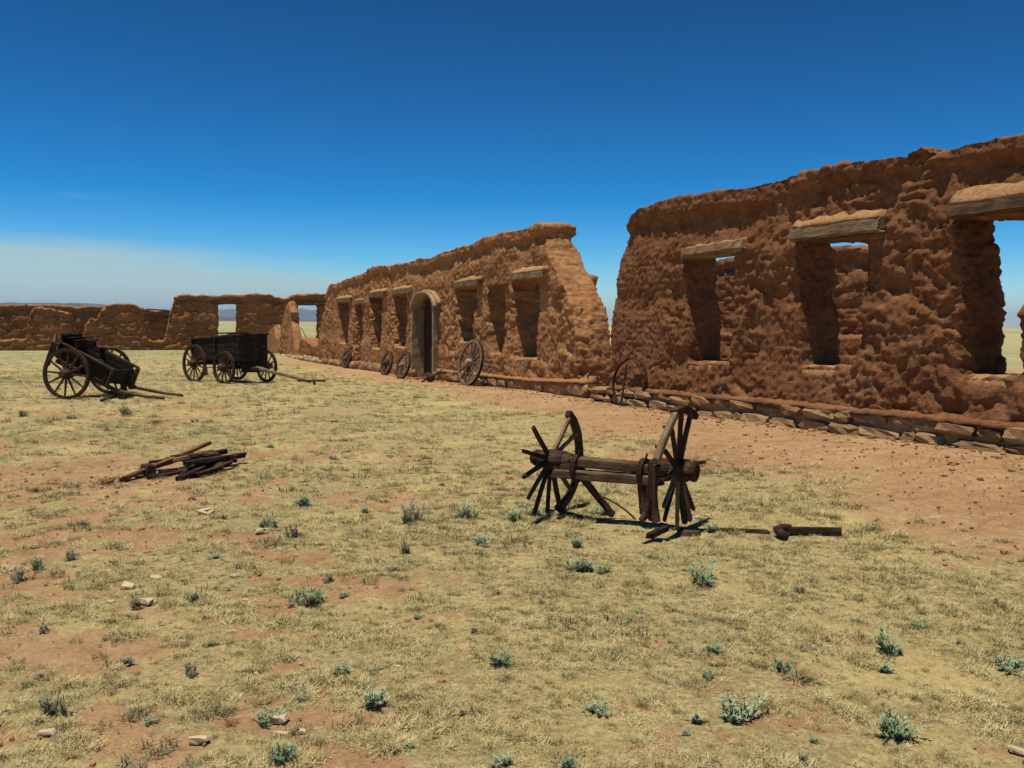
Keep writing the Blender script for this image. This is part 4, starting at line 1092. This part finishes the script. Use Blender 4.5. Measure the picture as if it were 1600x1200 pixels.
# =================================================================== WOOD PILE
pile = [
    ((195, 750), (327, 693), .07, .06, 'red_x', 0.02, .22, 'long red-brown pole on top of the wood pile, its right end pointing up'),
    ((190, 752), (262, 724), .07, .05, 'red_x', 0.0, .08, 'shorter red-brown pole at the left end of the wood pile'),
    ((222, 737), (300, 712), .10, .04, 'beam_x', .06, .14, 'flat brown board under the long red-brown pole of the wood pile'),
    ((246, 730), (318, 712), .12, .07, 'red_x', .05, .20, 'thick red-brown plank in the middle of the wood pile'),
    ((262, 722), (352, 708), .10, .08, 'wood_x', .10, .18, 'dark timber along the back of the wood pile'),
    ((300, 732), (381, 714), .09, .08, 'wood_x', .06, .10, 'dark timber sticking out at the right end of the wood pile'),
    ((280, 751), (340, 722), .08, .07, 'black_x', .0, .10, 'black timber slanting to the front of the wood pile'),
    ((226, 741), (238, 743), .12, .16, 'wood_x', .02, .02, 'upright block at the left front of the wood pile'),
    ((252, 742), (330, 730), .07, .06, 'black_x', .0, .03, 'dark lower rail lying flat under the wood pile'),
    ((290, 728), (366, 716), .10, .06, 'black_x', .16, .14, 'dark board crossing the right half of the wood pile'),
    ((305, 744), (362, 724), .06, .05, 'wood_x', .02, .08, 'thin brown stick at the right front of the wood pile'),
    ((276, 740), (350, 736), .09, .08, 'wood_x', .0, .0, 'dark timber lying lowest in the wood pile'),
    ((236, 724), (330, 706), .05, .04, 'beam_x', .12, .20, 'thin grey-brown slat just under the raised long pole of the wood pile'),
    ((270, 716), (345, 712), .09, .05, 'wood_x', .16, .20, 'dark board topmost in the right half of the wood pile'),
    ((232, 748), (290, 738), .05, .05, 'wood_x', .0, .05, 'short dark stick along the front left of the wood pile'),
    ((300, 722), (372, 722), .07, .06, 'wood_x', .10, .06, 'rough dark timber ending just short of the rightmost one in the wood pile'),
    ((282, 746), (318, 716), .05, .05, 'black_x', .02, .16, 'short black stick crossing the middle of the wood pile'),
    ((318, 742), (350, 726), .05, .04, 'beam_x', .0, .08, 'short splintered slat at the front of the right half of the wood pile'),
    ((164, 757), (176, 752), .06, .05, 'red_x', 0, .02, 'small red-brown offcut lying left of the wood pile')]
for k, (p0, p1, w, h, mt_, za, zb2, lab) in enumerate(pile):
    za *= .8; zb2 *= .8; p0 = (p0[0], p0[1] + za * 125); p1 = (p1[0], p1[1] + zb2 * 125); w *= .85; h *= .8
    ground_beam('timber', p0, p1, w, h, mt_, lab, 'timber', 400 + k, za=za, zb=zb2, group='timbers of the wood pile', seg=8, jit=.07, rag=.03, bend=(.01 if k % 2 else -.01))

# =================================================================== ROCKS
rocks = [((308, 1162), 34, 'pale flat rock near the bottom edge left of centre'), ((436, 1128), 26, 'pale rock behind the sage plant at the bottom left'),
         ((436, 1152), 24, 'pale squat rock just below another at the bottom left'), ((70, 1149), 24, 'pale thin slab at the bottom left corner'),
         ((168, 893), 11, 'small pale rock left of the upright grey plant'), ((242, 905), 17, 'pale rock right of and above the upright grey plant'),
         ((198, 920), 22, 'grey rock just behind the upright grey plant'), ((228, 944), 26, 'long pale rock beside the upright grey plant'),
         ((172, 942), 12, 'small pale rock left of the upright grey plant base'), ((383, 939), 10, 'small pale rock left of the wide dark sage plant'),
         ((399, 1054), 9, 'right one of two tiny white rocks on bare red soil'), ((384, 1055), 7, 'left one of two tiny white rocks on bare red soil'),
         ((275, 1072), 9, 'tiny white rock left of the bare red soil patch'), ((863, 806), 20, 'pale stone on the ground under the left broken wheel'),
         ((472, 1145), 12, 'small pale rock right of two larger rocks at the bottom left'), ((1594, 1178), 26, 'pale rock at the bottom right corner'),
         ((1190, 1176), 10, 'small pale rock on red soil at the bottom right'), ((320, 803), 26, 'flat pale slab in the grass below the wood pile'),
         ((408, 833), 22, 'flat pale slab beside a blue-green plant at middle left'), ((1090, 812), 16, 'pale stone behind the foot of the right broken wheel'),
         ((365, 902), 14, 'tan flat rock in the left middle of the yard'), ((717, 800), 14, 'pale stone in the yard centre left of the broken axle'),
         ((470, 1038), 8, 'tiny white pebble in the left foreground grass'), ((622, 1043), 9, 'tiny pale stone in the centre foreground')]
rk = random.Random(4)
for k, ((px, py), wpx, lab) in enumerate(rocks):
    g = on_ground(px, py); w = wpx * g.y / FPX
    o = bpy.data.objects.new('rock', ST_ROCK[k % 12]); COL.objects.link(o)
    o.location = g + Vector((0, w * .2, w * .10)); o.scale = (w, w * rk.uniform(.5, .8), w * rk.uniform(.32, .5)); o.rotation_euler = (rk.uniform(-.2, .2), rk.uniform(-.2, .2), rk.uniform(0, 6.28))
    o.rotation_euler.z = rk.uniform(-.5, .5)
    props(o, lab, 'rock', 'pale rocks in the yard')

# =================================================================== PLANTS
def leaf_mat(name, c1, c2):
    m, nt, b = new_mat(name, 0.75); N = NT(nt)
    oi = N.node('ShaderNodeObjectInfo').outputs['Random']
    pos = N.node('ShaderNodeTexCoord').outputs['Object']
    f = N.math('ADD', N.math('MULTIPLY', oi, 0.45), N.math('MULTIPLY', N.noise(pos, 6.0, 3, .6), 0.6))
    N.link(N.ramp(f, [(0.2, c1), (0.8, c2)]), b.inputs['Base Color'])
    return m
M['sage'] = leaf_mat('sage_leaf', (0.17, 0.235, 0.125), (0.36, 0.44, 0.26))
M['green'] = leaf_mat('green_leaf', (0.11, 0.15, 0.035), (0.24, 0.28, 0.09))
M['brown'] = leaf_mat('dry_brown_leaf', (0.16, 0.085, 0.035), (0.30, 0.18, 0.085))
M['greyleaf'] = leaf_mat('grey_leaf', (0.21, 0.20, 0.115), (0.42, 0.40, 0.26))
def blade(mb, p, d, L, w, droop, k=2, side=None):
    """a narrow tapering leaf"""
    side = side or Vector((-d.y, d.x, 0.15)); side.normalize()
    vs = []; c = Vector(p); dd_ = Vector(d).normalized()
    for i in range(k + 1):
        t = i / k; ww = w * (1 - t) ** .7 if i else w
        if i < k: vs += [c - side * ww * .5, c + side * ww * .5]
        else: vs += [c]
        dd_ = (dd_ + Vector((0, 0, -droop / k))).normalized(); c = c + dd_ * L / k
    fs = [(2 * i, 2 * i + 1, 2 * i + 3, 2 * i + 2) for i in range(k - 1)]; fs.append((2 * k - 2, 2 * k - 1, 2 * k))
    mb.add(vs, fs)
def shrub_mesh(seed, kind):
    r = random.Random(seed); mb = MB()
    ns = {'sage': 34, 'green': 40, 'brown': 50, 'greyleaf': 30}[kind]
    cen = [(0, 0, 1.0)] + [(r.uniform(-.5, .5), r.uniform(-.4, .4), r.uniform(.45, .8)) for _ in range(r.choice((1, 2, 3)))]
    for i in range(ns):
        a = r.uniform(0, 2 * math.pi); sp = r.uniform(0.1, 1.0)
        if kind == 'brown': sp = r.uniform(.4, 1.6)
        if kind == 'greyleaf': sp *= .5
        d = Vector((math.cos(a) * sp, math.sin(a) * sp, 1.0)).normalized()
        cc = r.choice(cen); p = Vector((math.cos(a), math.sin(a), 0)) * r.uniform(0, .14) + Vector((cc[0], cc[1], 0)); L = r.uniform(.40, 1.0) * cc[2]
        if kind in ('green', 'brown'):
            for q in range(3): blade(mb, p, (d + Vector((r.uniform(-.3, .3), r.uniform(-.3, .3), 0))), L * r.uniform(.5, 1), .035, r.uniform(.2, .9), 2)
            continue
        nseg = 6; c = Vector(p); dd_ = d
        for s_ in range(nseg):
            c2 = c + dd_ * L / nseg
            w_ = .016
            sd = Vector((-dd_.y, dd_.x, .1)).normalized()
            mb.add([c - sd * w_ / 2, c + sd * w_ / 2, c2 + sd * w_ / 2, c2 - sd * w_ / 2], [(0, 1, 2, 3)])
            for q in range(3):
                aa = r.uniform(0, 2 * math.pi)
                ld = (dd_ * .9 + Vector((math.cos(aa), math.sin(aa), r.uniform(-.1, .4))) * .8).normalized()
                blade(mb, c2, ld, r.uniform(.14, .26), .046, r.uniform(-.1, .4), 2)
            c = c2; dd_ = (dd_ + Vector((r.uniform(-.12, .12), r.uniform(-.12, .12), -.03 + .05 * sp))).normalized()
    me = mb.mesh('plant'); me.materials.append(M[kind]); return me
SH = {k: [shrub_mesh(10 * i + j, k) for i in range(5)] for j, k in enumerate(('sage', 'green', 'brown', 'greyleaf'))}
pr_ = random.Random(12)
def plant(px, py, wpx, kind, label, group=None, name=None, hf=1.0, cat='plant'):
    g = on_ground(px, py); w = wpx * g.y / FPX
    o = bpy.data.objects.new(name or {'sage': 'sage_plant', 'green': 'green_tuft', 'brown': 'dry_tuft', 'greyleaf': 'grey_plant'}[kind], pr_.choice(SH[kind])); COL.objects.link(o)
    s = w / 1.2
    o.location = g + Vector((0, w * .25, -.005)); o.scale = (s, s, s * hf * pr_.uniform(.8, 1.05)); o.rotation_euler = (0, 0, pr_.uniform(0, 6.28))
    props(o, label, cat, group); return o
GS = 'sage plants scattered in the dry grass'
big_plants = [
    (1112, 916, 64, 'sage', 'bushy blue-green sage plant below the hooked timber'),
    (905, 896, 46, 'sage', 'left one of two sage plants side by side below the broken axle'),
    (941, 896, 28, 'sage', 'right one of two sage plants side by side below the broken axle'),
    (1398, 1022, 60, 'sage', 'tall sage plant, upper half of a double clump at the right'),
    (1386, 1052, 38, 'sage', 'dense sage plant in front of a taller one at the right'),
    (1441, 986, 28, 'sage', 'small blue-green plant just up and right of the double sage clump'),
    (1584, 1047, 52, 'sage', 'dark sage plant cut by the right edge of the photo'),
    (1115, 1020, 32, 'sage', 'small sage plant above a brown dry tuft at centre right'),
    (1103, 1062, 26, 'sage', 'small upright sage plant below a brown dry tuft at centre right'),
    (1228, 1048, 38, 'sage', 'loose sage plant beside a brown dry tuft'),
    (933, 1115, 44, 'sage', 'fan-shaped grey-green plant at bottom centre'),
    (1172, 1132, 76, 'sage', 'large spreading sage plant at the bottom right of centre'),
    (1125, 1097, 34, 'green', 'bright green leafy plant touching the large spreading sage'),
    (1088, 1130, 40, 'sage', 'low sage plant left of the large spreading one'),
    (1416, 1160, 76, 'sage', 'large dark sage plant in the bottom right corner area'),
    (1257, 1200, 30, 'greyleaf', 'dark upright plant at the bottom edge right of centre'),
    (890, 1204, 44, 'sage', 'sage plant cut by the bottom edge at centre'),
    (205, 952, 30, 'greyleaf', 'upright grey plant beside pale rocks at the left'),
    (485, 948, 56, 'sage', 'wide dark sage plant in the left middle ground'),
    (50, 892, 34, 'sage', 'upper one of two plants at the far left edge'),
    (28, 908, 32, 'greyleaf', 'lower one of two plants at the far left edge'),
    (110, 876, 28, 'greyleaf', 'small dark plant second from the left edge, above a dark tuft'),
    (122, 899, 28, 'green', 'dark low tuft under a small dark plant near the left edge'),
    (780, 1042, 50, 'sage', 'loose sage plant in the centre foreground'),
    (530, 1057, 34, 'sage', 'upright sage plant left of centre in the foreground'),
    (298, 1056, 34, 'greyleaf', 'wispy grey plant on the left foreground grass'),
    (587, 1107, 64, 'sage', 'large sage plant with crisp leaves in the left foreground'),
    (410, 1132, 46, 'sage', 'tall sage plant standing left of two pale rocks'),
    (80, 1118, 50, 'greyleaf', 'straggly grey plant in the bottom left corner area'),
    (440, 1196, 56, 'sage', 'dark blue-green plant at the bottom edge left of centre'),
    (358, 1132, 38, 'brown', 'brown dry tuft on bare soil at the bottom left'),
    (775, 1200, 44, 'sage', 'sage plant cut by the bottom edge left of centre'),
    (420, 826, 34, 'sage', 'round blue-green plant beside a flat pale slab'),
    (457, 840, 30, 'greyleaf', 'grey plant right of the round blue-green one'),
    (475, 794, 46, 'sage', 'wide pale blue-green clump below the wood pile'),
    (747, 854, 38, 'sage', 'blue-green plant in the yard centre'),
    (628, 866, 28, 'greyleaf', 'dark plant left of the yard centre'),
    (730, 810, 34, 'sage', 'pale plant beside a pale stone at the yard centre'),
    (664, 718, 34, 'green', 'flat dark green tuft left of the broken axle'),
    (474, 754, 24, 'green', 'dark green tuft right of the wood pile'),
    (808, 816, 40, 'sage', 'leafy sage plant at the foot of the left broken wheel'),
    (832, 808, 34, 'sage', 'sage plant right under the spokes of the left broken wheel'),
    (947, 805, 34, 'sage', 'sage plant under the beam of the broken axle'),
    (1110, 832, 34, 'sage', 'sage plant right of the foot of the right broken wheel'),
    (905, 857, 32, 'sage', 'pale plant just below the broken axle'),
    (1243, 858, 28, 'green', 'flat green tuft below the hooked timber'),
    (1068, 874, 30, 'green', 'green tuft below the right broken wheel'),
    (1020, 874, 18, 'sage', 'small blue-green plant left of a green tuft below the axle'),
    (910, 613, 22, 'green', 'bright green bush at the near corner of the long ruin'),
    (975, 634, 20, 'sage', 'small blue-green plant at the foot of the tall iron hoop'),
    (1265, 1066, 52, 'brown', 'round brown dry tuft right of a loose sage plant'),
    (1120, 1042, 56, 'brown', 'wide brown dry tuft at centre right'),
    (1470, 862, 32, 'brown', 'brown dry tuft on the right below the dirt strip'),
    (1035, 1088, 26, 'brown', 'brown dry tuft left of the large spreading sage'),
    (1428, 1092, 38, 'green', 'low green tuft above the large dark corner sage'),
    (1458, 1042, 20, 'green', 'small green plant right of the double sage clump'),
    (1222, 945, 30, 'green', 'olive tuft above centre right, left of a red soil spot'),
    (1250, 930, 20, 'greyleaf', 'small dark plant above an olive tuft'),
    (190, 650, 26, 'greyleaf', 'small grey plant on the grass right below the two-wheeled cart'),
    (570, 802, 22, 'sage', 'small pale plant between the wood pile and the axle'),
    (636, 816, 44, 'greyleaf', 'wide faint grey plant left of the yard centre')]
for (px, py, w, k, lab) in big_plants:
    plant(px, py, w, k, lab, {'sage': GS, 'greyleaf': 'grey plants scattered in the dry grass', 'green': 'green tufts in the dry grass', 'brown': 'brown dry tufts in the grass'}[k], hf={'green': .45, 'brown': .5, 'greyleaf': 1.1, 'sage': 0.85}[k])
small = [(515, 908, 24), (535, 932, 20), (608, 894, 24), (705, 932, 28), (777, 930, 20), (655, 966, 18), (738, 990, 20), (680, 996, 20), (470, 1096, 22), (582, 1052, 20), (65, 986, 28), (400, 1006, 26), (355, 924, 12), (335, 873, 20), (293, 942, 34), (380, 952, 18), (844, 946, 20), (958, 1022, 16), (1500, 1008, 20), (1560, 1072, 22), (1075, 1150, 22), (1275, 1162, 25), (520, 718, 16), (45, 858, 28), (350, 812, 20), (215, 747, 14), (30, 650, 22), (75, 660, 20), (110, 655, 18), (240, 660, 14), (300, 660, 18), (165, 672, 22), (1380, 1000, 18), (640, 880, 16), (690, 760, 14), (560, 760, 14), (540, 690, 12), (420, 700, 14), (130, 820, 20), (90, 780, 18), (300, 780, 16), (1000, 960, 18), (1160, 985, 18), (860, 1070, 18), (720, 1120, 24), (640, 1170, 24), (200, 1040, 26), (160, 1000, 20), (60, 1060, 24), (230, 1130, 24), (1330, 905, 16), (1500, 920, 18), (1180, 880, 14), (1050, 1005, 16), (330, 1010, 20), (480, 1020, 20)]
for k, (px, py, w) in enumerate(small):
    kk = ('greyleaf', 'sage', 'greyleaf', 'green')[k % 4]
    plant(px, py, w * .95, kk, {'greyleaf': 'small wispy grey weed scattered among the dry grass', 'sage': 'small blue-green weed scattered among the dry grass', 'green': 'small dark green weed scattered among the dry grass'}[kk],
          {'greyleaf': 'small grey weeds in the grass', 'sage': 'small blue-green weeds in the grass', 'green': 'small green weeds in the grass'}[kk], name={'greyleaf': 'grey_weed', 'sage': 'blue_green_weed', 'green': 'green_weed'}[kk], hf=.75, cat='weed')

# =================================================================== GRASS MAT, CLODS
def grass_mat(name, cols):
    m, nt, b = new_mat(name, 0.85); N = NT(nt)
    oi = N.node('ShaderNodeObjectInfo').outputs['Random']
    N.link(N.ramp(oi, cols), b.inputs['Base Color'])
    return m
M['dry_grass'] = grass_mat('dry_grass', [(0.0, (0.28, 0.20, 0.08)), (0.3, (0.50, 0.405, 0.18)), (0.6, (0.62, 0.525, 0.275)), (0.8, (0.48, 0.40, 0.18)), (1.0, (0.16, 0.13, 0.055))])
M['green_grass'] = grass_mat('grey_green_grass', [(0.0, (0.16, 0.165, 0.075)), (0.5, (0.32, 0.315, 0.165)), (1.0, (0.42, 0.40, 0.22))])
def tuft(seed, mat, n, spread, hmin, hmax, w):
    r = random.Random(seed); mb = MB()
    for i in range(n):
        a = r.uniform(0, 6.28); q = spread * math.sqrt(r.random()); p = Vector((math.cos(a) * q, math.sin(a) * q, -.004))
        b_ = r.uniform(0, 6.28); s_ = r.uniform(.2, 1.6)
        blade(mb, p, Vector((math.cos(b_) * s_, math.sin(b_) * s_, 1)), r.uniform(hmin, hmax), w, r.uniform(.2, 1.2), 2)
    me = mb.mesh('grass_tuft'); me.materials.append(mat); o = bpy.data.objects.new('grass_tuft_source', me); return o
lib = bpy.data.collections.new('tuft_sources')       # not linked to the scene: only instanced
for s in range(3): lib.objects.link(tuft(s, M['dry_grass'], 40, .060, .010, .030, .0030))
lib.objects.link(tuft(3, M['dry_grass'], 46, .035, .030, .075, .0034))
for s in range(2): lib.objects.link(tuft(20 + s, M['green_grass'], 34, .050, .014, .045, .0034))
def scatter(name, src, x, y, z, rot, scl, idx, label, cat):
    n = len(x); me = bpy.data.meshes.new(name); me.vertices.add(n)
    me.vertices.foreach_set('co', np.stack([x, y, z], 1).ravel())
    me.attributes.new('rot', 'FLOAT', 'POINT').data.foreach_set('value', rot)
    me.attributes.new('scl', 'FLOAT', 'POINT').data.foreach_set('value', scl)
    me.attributes.new('idx', 'INT', 'POINT').data.foreach_set('value', idx)
    o = bpy.data.objects.new(name, me); COL.objects.link(o)
    ng = bpy.data.node_groups.new(name, 'GeometryNodeTree')
    ng.interface.new_socket('Geometry', in_out='INPUT', socket_type='NodeSocketGeometry')
    ng.interface.new_socket('Geometry', in_out='OUTPUT', socket_type='NodeSocketGeometry')
    gi = ng.nodes.new('NodeGroupInput'); go = ng.nodes.new('NodeGroupOutput')
    ci = ng.nodes.new('GeometryNodeCollectionInfo'); ci.inputs['Collection'].default_value = src
    ci.inputs['Separate Children'].default_value = True; ci.inputs['Reset Children'].default_value = True
    ip = ng.nodes.new('GeometryNodeInstanceOnPoints'); ip.inputs['Pick Instance'].default_value = True
    def na(nm, t):
        a = ng.nodes.new('GeometryNodeInputNamedAttribute'); a.data_type = t; a.inputs['Name'].default_value = nm; return a.outputs[0]
    cx_ = ng.nodes.new('ShaderNodeCombineXYZ')
    ng.links.new(na('rot', 'FLOAT'), cx_.inputs[2])
    ng.links.new(gi.outputs[0], ip.inputs['Points']); ng.links.new(ci.outputs[0], ip.inputs['Instance'])
    ng.links.new(na('idx', 'INT'), ip.inputs['Instance Index']); ng.links.new(cx_.outputs[0], ip.inputs['Rotation'])
    ng.links.new(na('scl', 'FLOAT'), ip.inputs['Scale']); ng.links.new(ip.outputs[0], go.inputs[0])
    md = o.modifiers.new('scatter', 'NODES'); md.node_group = ng
    props(o, label, cat, None, 'stuff'); return o
R_ = np.random.default_rng(5)
def sector(n, r0, r1, amax=0.72):
    r = np.sqrt(R_.uniform(r0 ** 2, r1 ** 2, n)); a = R_.uniform(-amax, amax, n)
    return r * np.sin(a), r * np.cos(a)
xs, ys, sc_ = [], [], []
for n, r0, r1, s0 in ((42000, 2.6, 7.5, .74), (48000, 7.5, 17, 1.12), (36000, 17, 40, 1.9), (14000, 40, 75, 2.6)):
    x, y = sector(n, r0, r1); xs.append(x); ys.append(y); sc_.append(np.full(n, s0) * R_.uniform(.6, 1.35, n))
x = np.concatenate(xs); y = np.concatenate(ys); s = np.concatenate(sc_)
sm_ = soil_mask(x, y); p = P3(x, y)
clump = 0.5 + 1.2 * fbm(p * 3.2, 3, 61, 0.65)
keep = (R_.uniform(0, 1, len(x)) < np.clip((1 - sm_ * 1.1) * (0.15 + 1.15 * clump), 0, 1)) & (facade_dist(x, y) > 0.5)
x, y, s, = x[keep], y[keep], s[keep]
s = s * np.clip(0.55 + 0.75 * clump[keep], .4, 1.6)
g_ = green_mask(x, y) + R_.uniform(-.4, .4, len(x))
idx = np.where(g_ > .52, R_.integers(4, 6, len(x)), R_.integers(0, 4, len(x)))
scatter('dry_grass', lib, x, y, terrain(x, y), R_.uniform(0, 6.28, len(x)), s, idx.astype(np.int32), 'short dry straw-coloured grass matting the whole yard', 'grass')
# clods and gravel on the bare dirt
lib2 = bpy.data.collections.new('clod_sources')
def forb(seed, mat, n, h):
    o = tuft(seed, mat, n, .07, h * .5, h, .006); return o
x0_, y0_ = sector(5200, 2.7, 11); x9_, y9_ = sector(8500, 10, 36)
lib3 = bpy.data.collections.new('weed_sources')
M['olive'] = grass_mat('olive_weed', [(0.0, (0.10, 0.085, 0.035)), (0.5, (0.17, 0.16, 0.075)), (1.0, (0.26, 0.24, 0.14))])
for s_ in range(3): lib3.objects.link(forb(60 + s_, M['olive'], 46, .06))
x = np.concatenate([x0_, x9_]); y = np.concatenate([y0_, y9_]); cl_ = fbm(P3(x, y) * 0.8, 3, 77)
keep = (R_.uniform(0, 1, len(x)) < np.clip(0.25 + 1.3 * cl_, .05, 1)) & (facade_dist(x, y) > 3.2)
x, y = x[keep], y[keep]
scatter('low_weeds', lib3, x, y, terrain(x, y), R_.uniform(0, 6.28, len(x)), np.clip(R_.lognormal(-.25, .4, len(x)), .3, 1.9) * np.interp(y, [3, 12, 36], [.75, 1.0, 1.5]), R_.integers(0, 3, len(x)).astype(np.int32), 'low brownish and olive weeds mixed through the dry grass', 'weeds')
clod_m = adobe_mat('dirt_clod', (0.26, 0.125, 0.055), (0.36, 0.19, 0.09), (0.46, 0.28, 0.15), (0.5, 0.4, 0.26), 0.5, bmp=0.02)
for k in range(4):
    me = STONES[k].copy(); me.materials.append(clod_m); me.transform(Matrix.Diagonal((.05, .045, .028, 1))); lib2.objects.link(bpy.data.objects.new('clod_source', me))
x1_, y1_ = sector(9000, 2.8, 12); x2_, y2_ = sector(16000, 9, 36)
x = np.concatenate([x1_, x2_]); y = np.concatenate([y1_, y2_])
sm_ = soil_mask(x, y); keep = (R_.uniform(0, 1, len(x)) < sm_ * .75 + .05) & (facade_dist(x, y) > .3)
x, y = x[keep], y[keep]; gs = R_.lognormal(-1.75, .6, len(x))
u_ = R_.uniform(-26, 5, 1500); v_ = 0.28 + R_.exponential(.35, 1500)            # fallen crumbs at the wall foot
x = np.concatenate([x, FAC.o.x + FAC.x.x * u_ - FAC.y.x * v_]); y = np.concatenate([y, FAC.o.y + FAC.x.y * u_ - FAC.y.y * v_]); gs = np.concatenate([gs, R_.lognormal(-.9, .6, 1500)])
scatter('gravel', lib2, x, y, terrain(x, y) + .002, R_.uniform(0, 6.28, len(x)), np.clip(gs, .08, 2.2), R_.integers(0, 4, len(x)).astype(np.int32), 'loose clods and gravel on the bare red dirt', 'gravel')

# =================================================================== HAZE
HAZE = True
if HAZE:
    mb = MB(); X0, X1, Y0, Y1, Z0, Z1 = -16000, 16000, -16000, 16000, -8, 220
    mb.add([(X0, Y0, Z0), (X1, Y0, Z0), (X1, Y1, Z0), (X0, Y1, Z0), (X0, Y0, Z1), (X1, Y0, Z1), (X1, Y1, Z1), (X0, Y1, Z1)],
           [(0, 3, 2, 1), (4, 5, 6, 7), (0, 1, 5, 4), (1, 2, 6, 5), (2, 3, 7, 6), (3, 0, 4, 7)])
    m = bpy.data.materials.new('air'); m.use_nodes = True; nt = m.node_tree; nt.nodes.clear()
    v = nt.nodes.new('ShaderNodeVolumePrincipled'); v.inputs['Color'].default_value = (0.52, 0.70, 1.0, 1); v.inputs['Density'].default_value = 0.00009
    v.inputs['Anisotropy'].default_value = 0.0
    oo = nt.nodes.new('ShaderNodeOutputMaterial'); nt.links.new(v.outputs[0], oo.inputs['Volume'])
    hz = mb.build('haze', m); props(hz, 'thin blue desert air over the whole plain', 'haze', None, 'stuff')
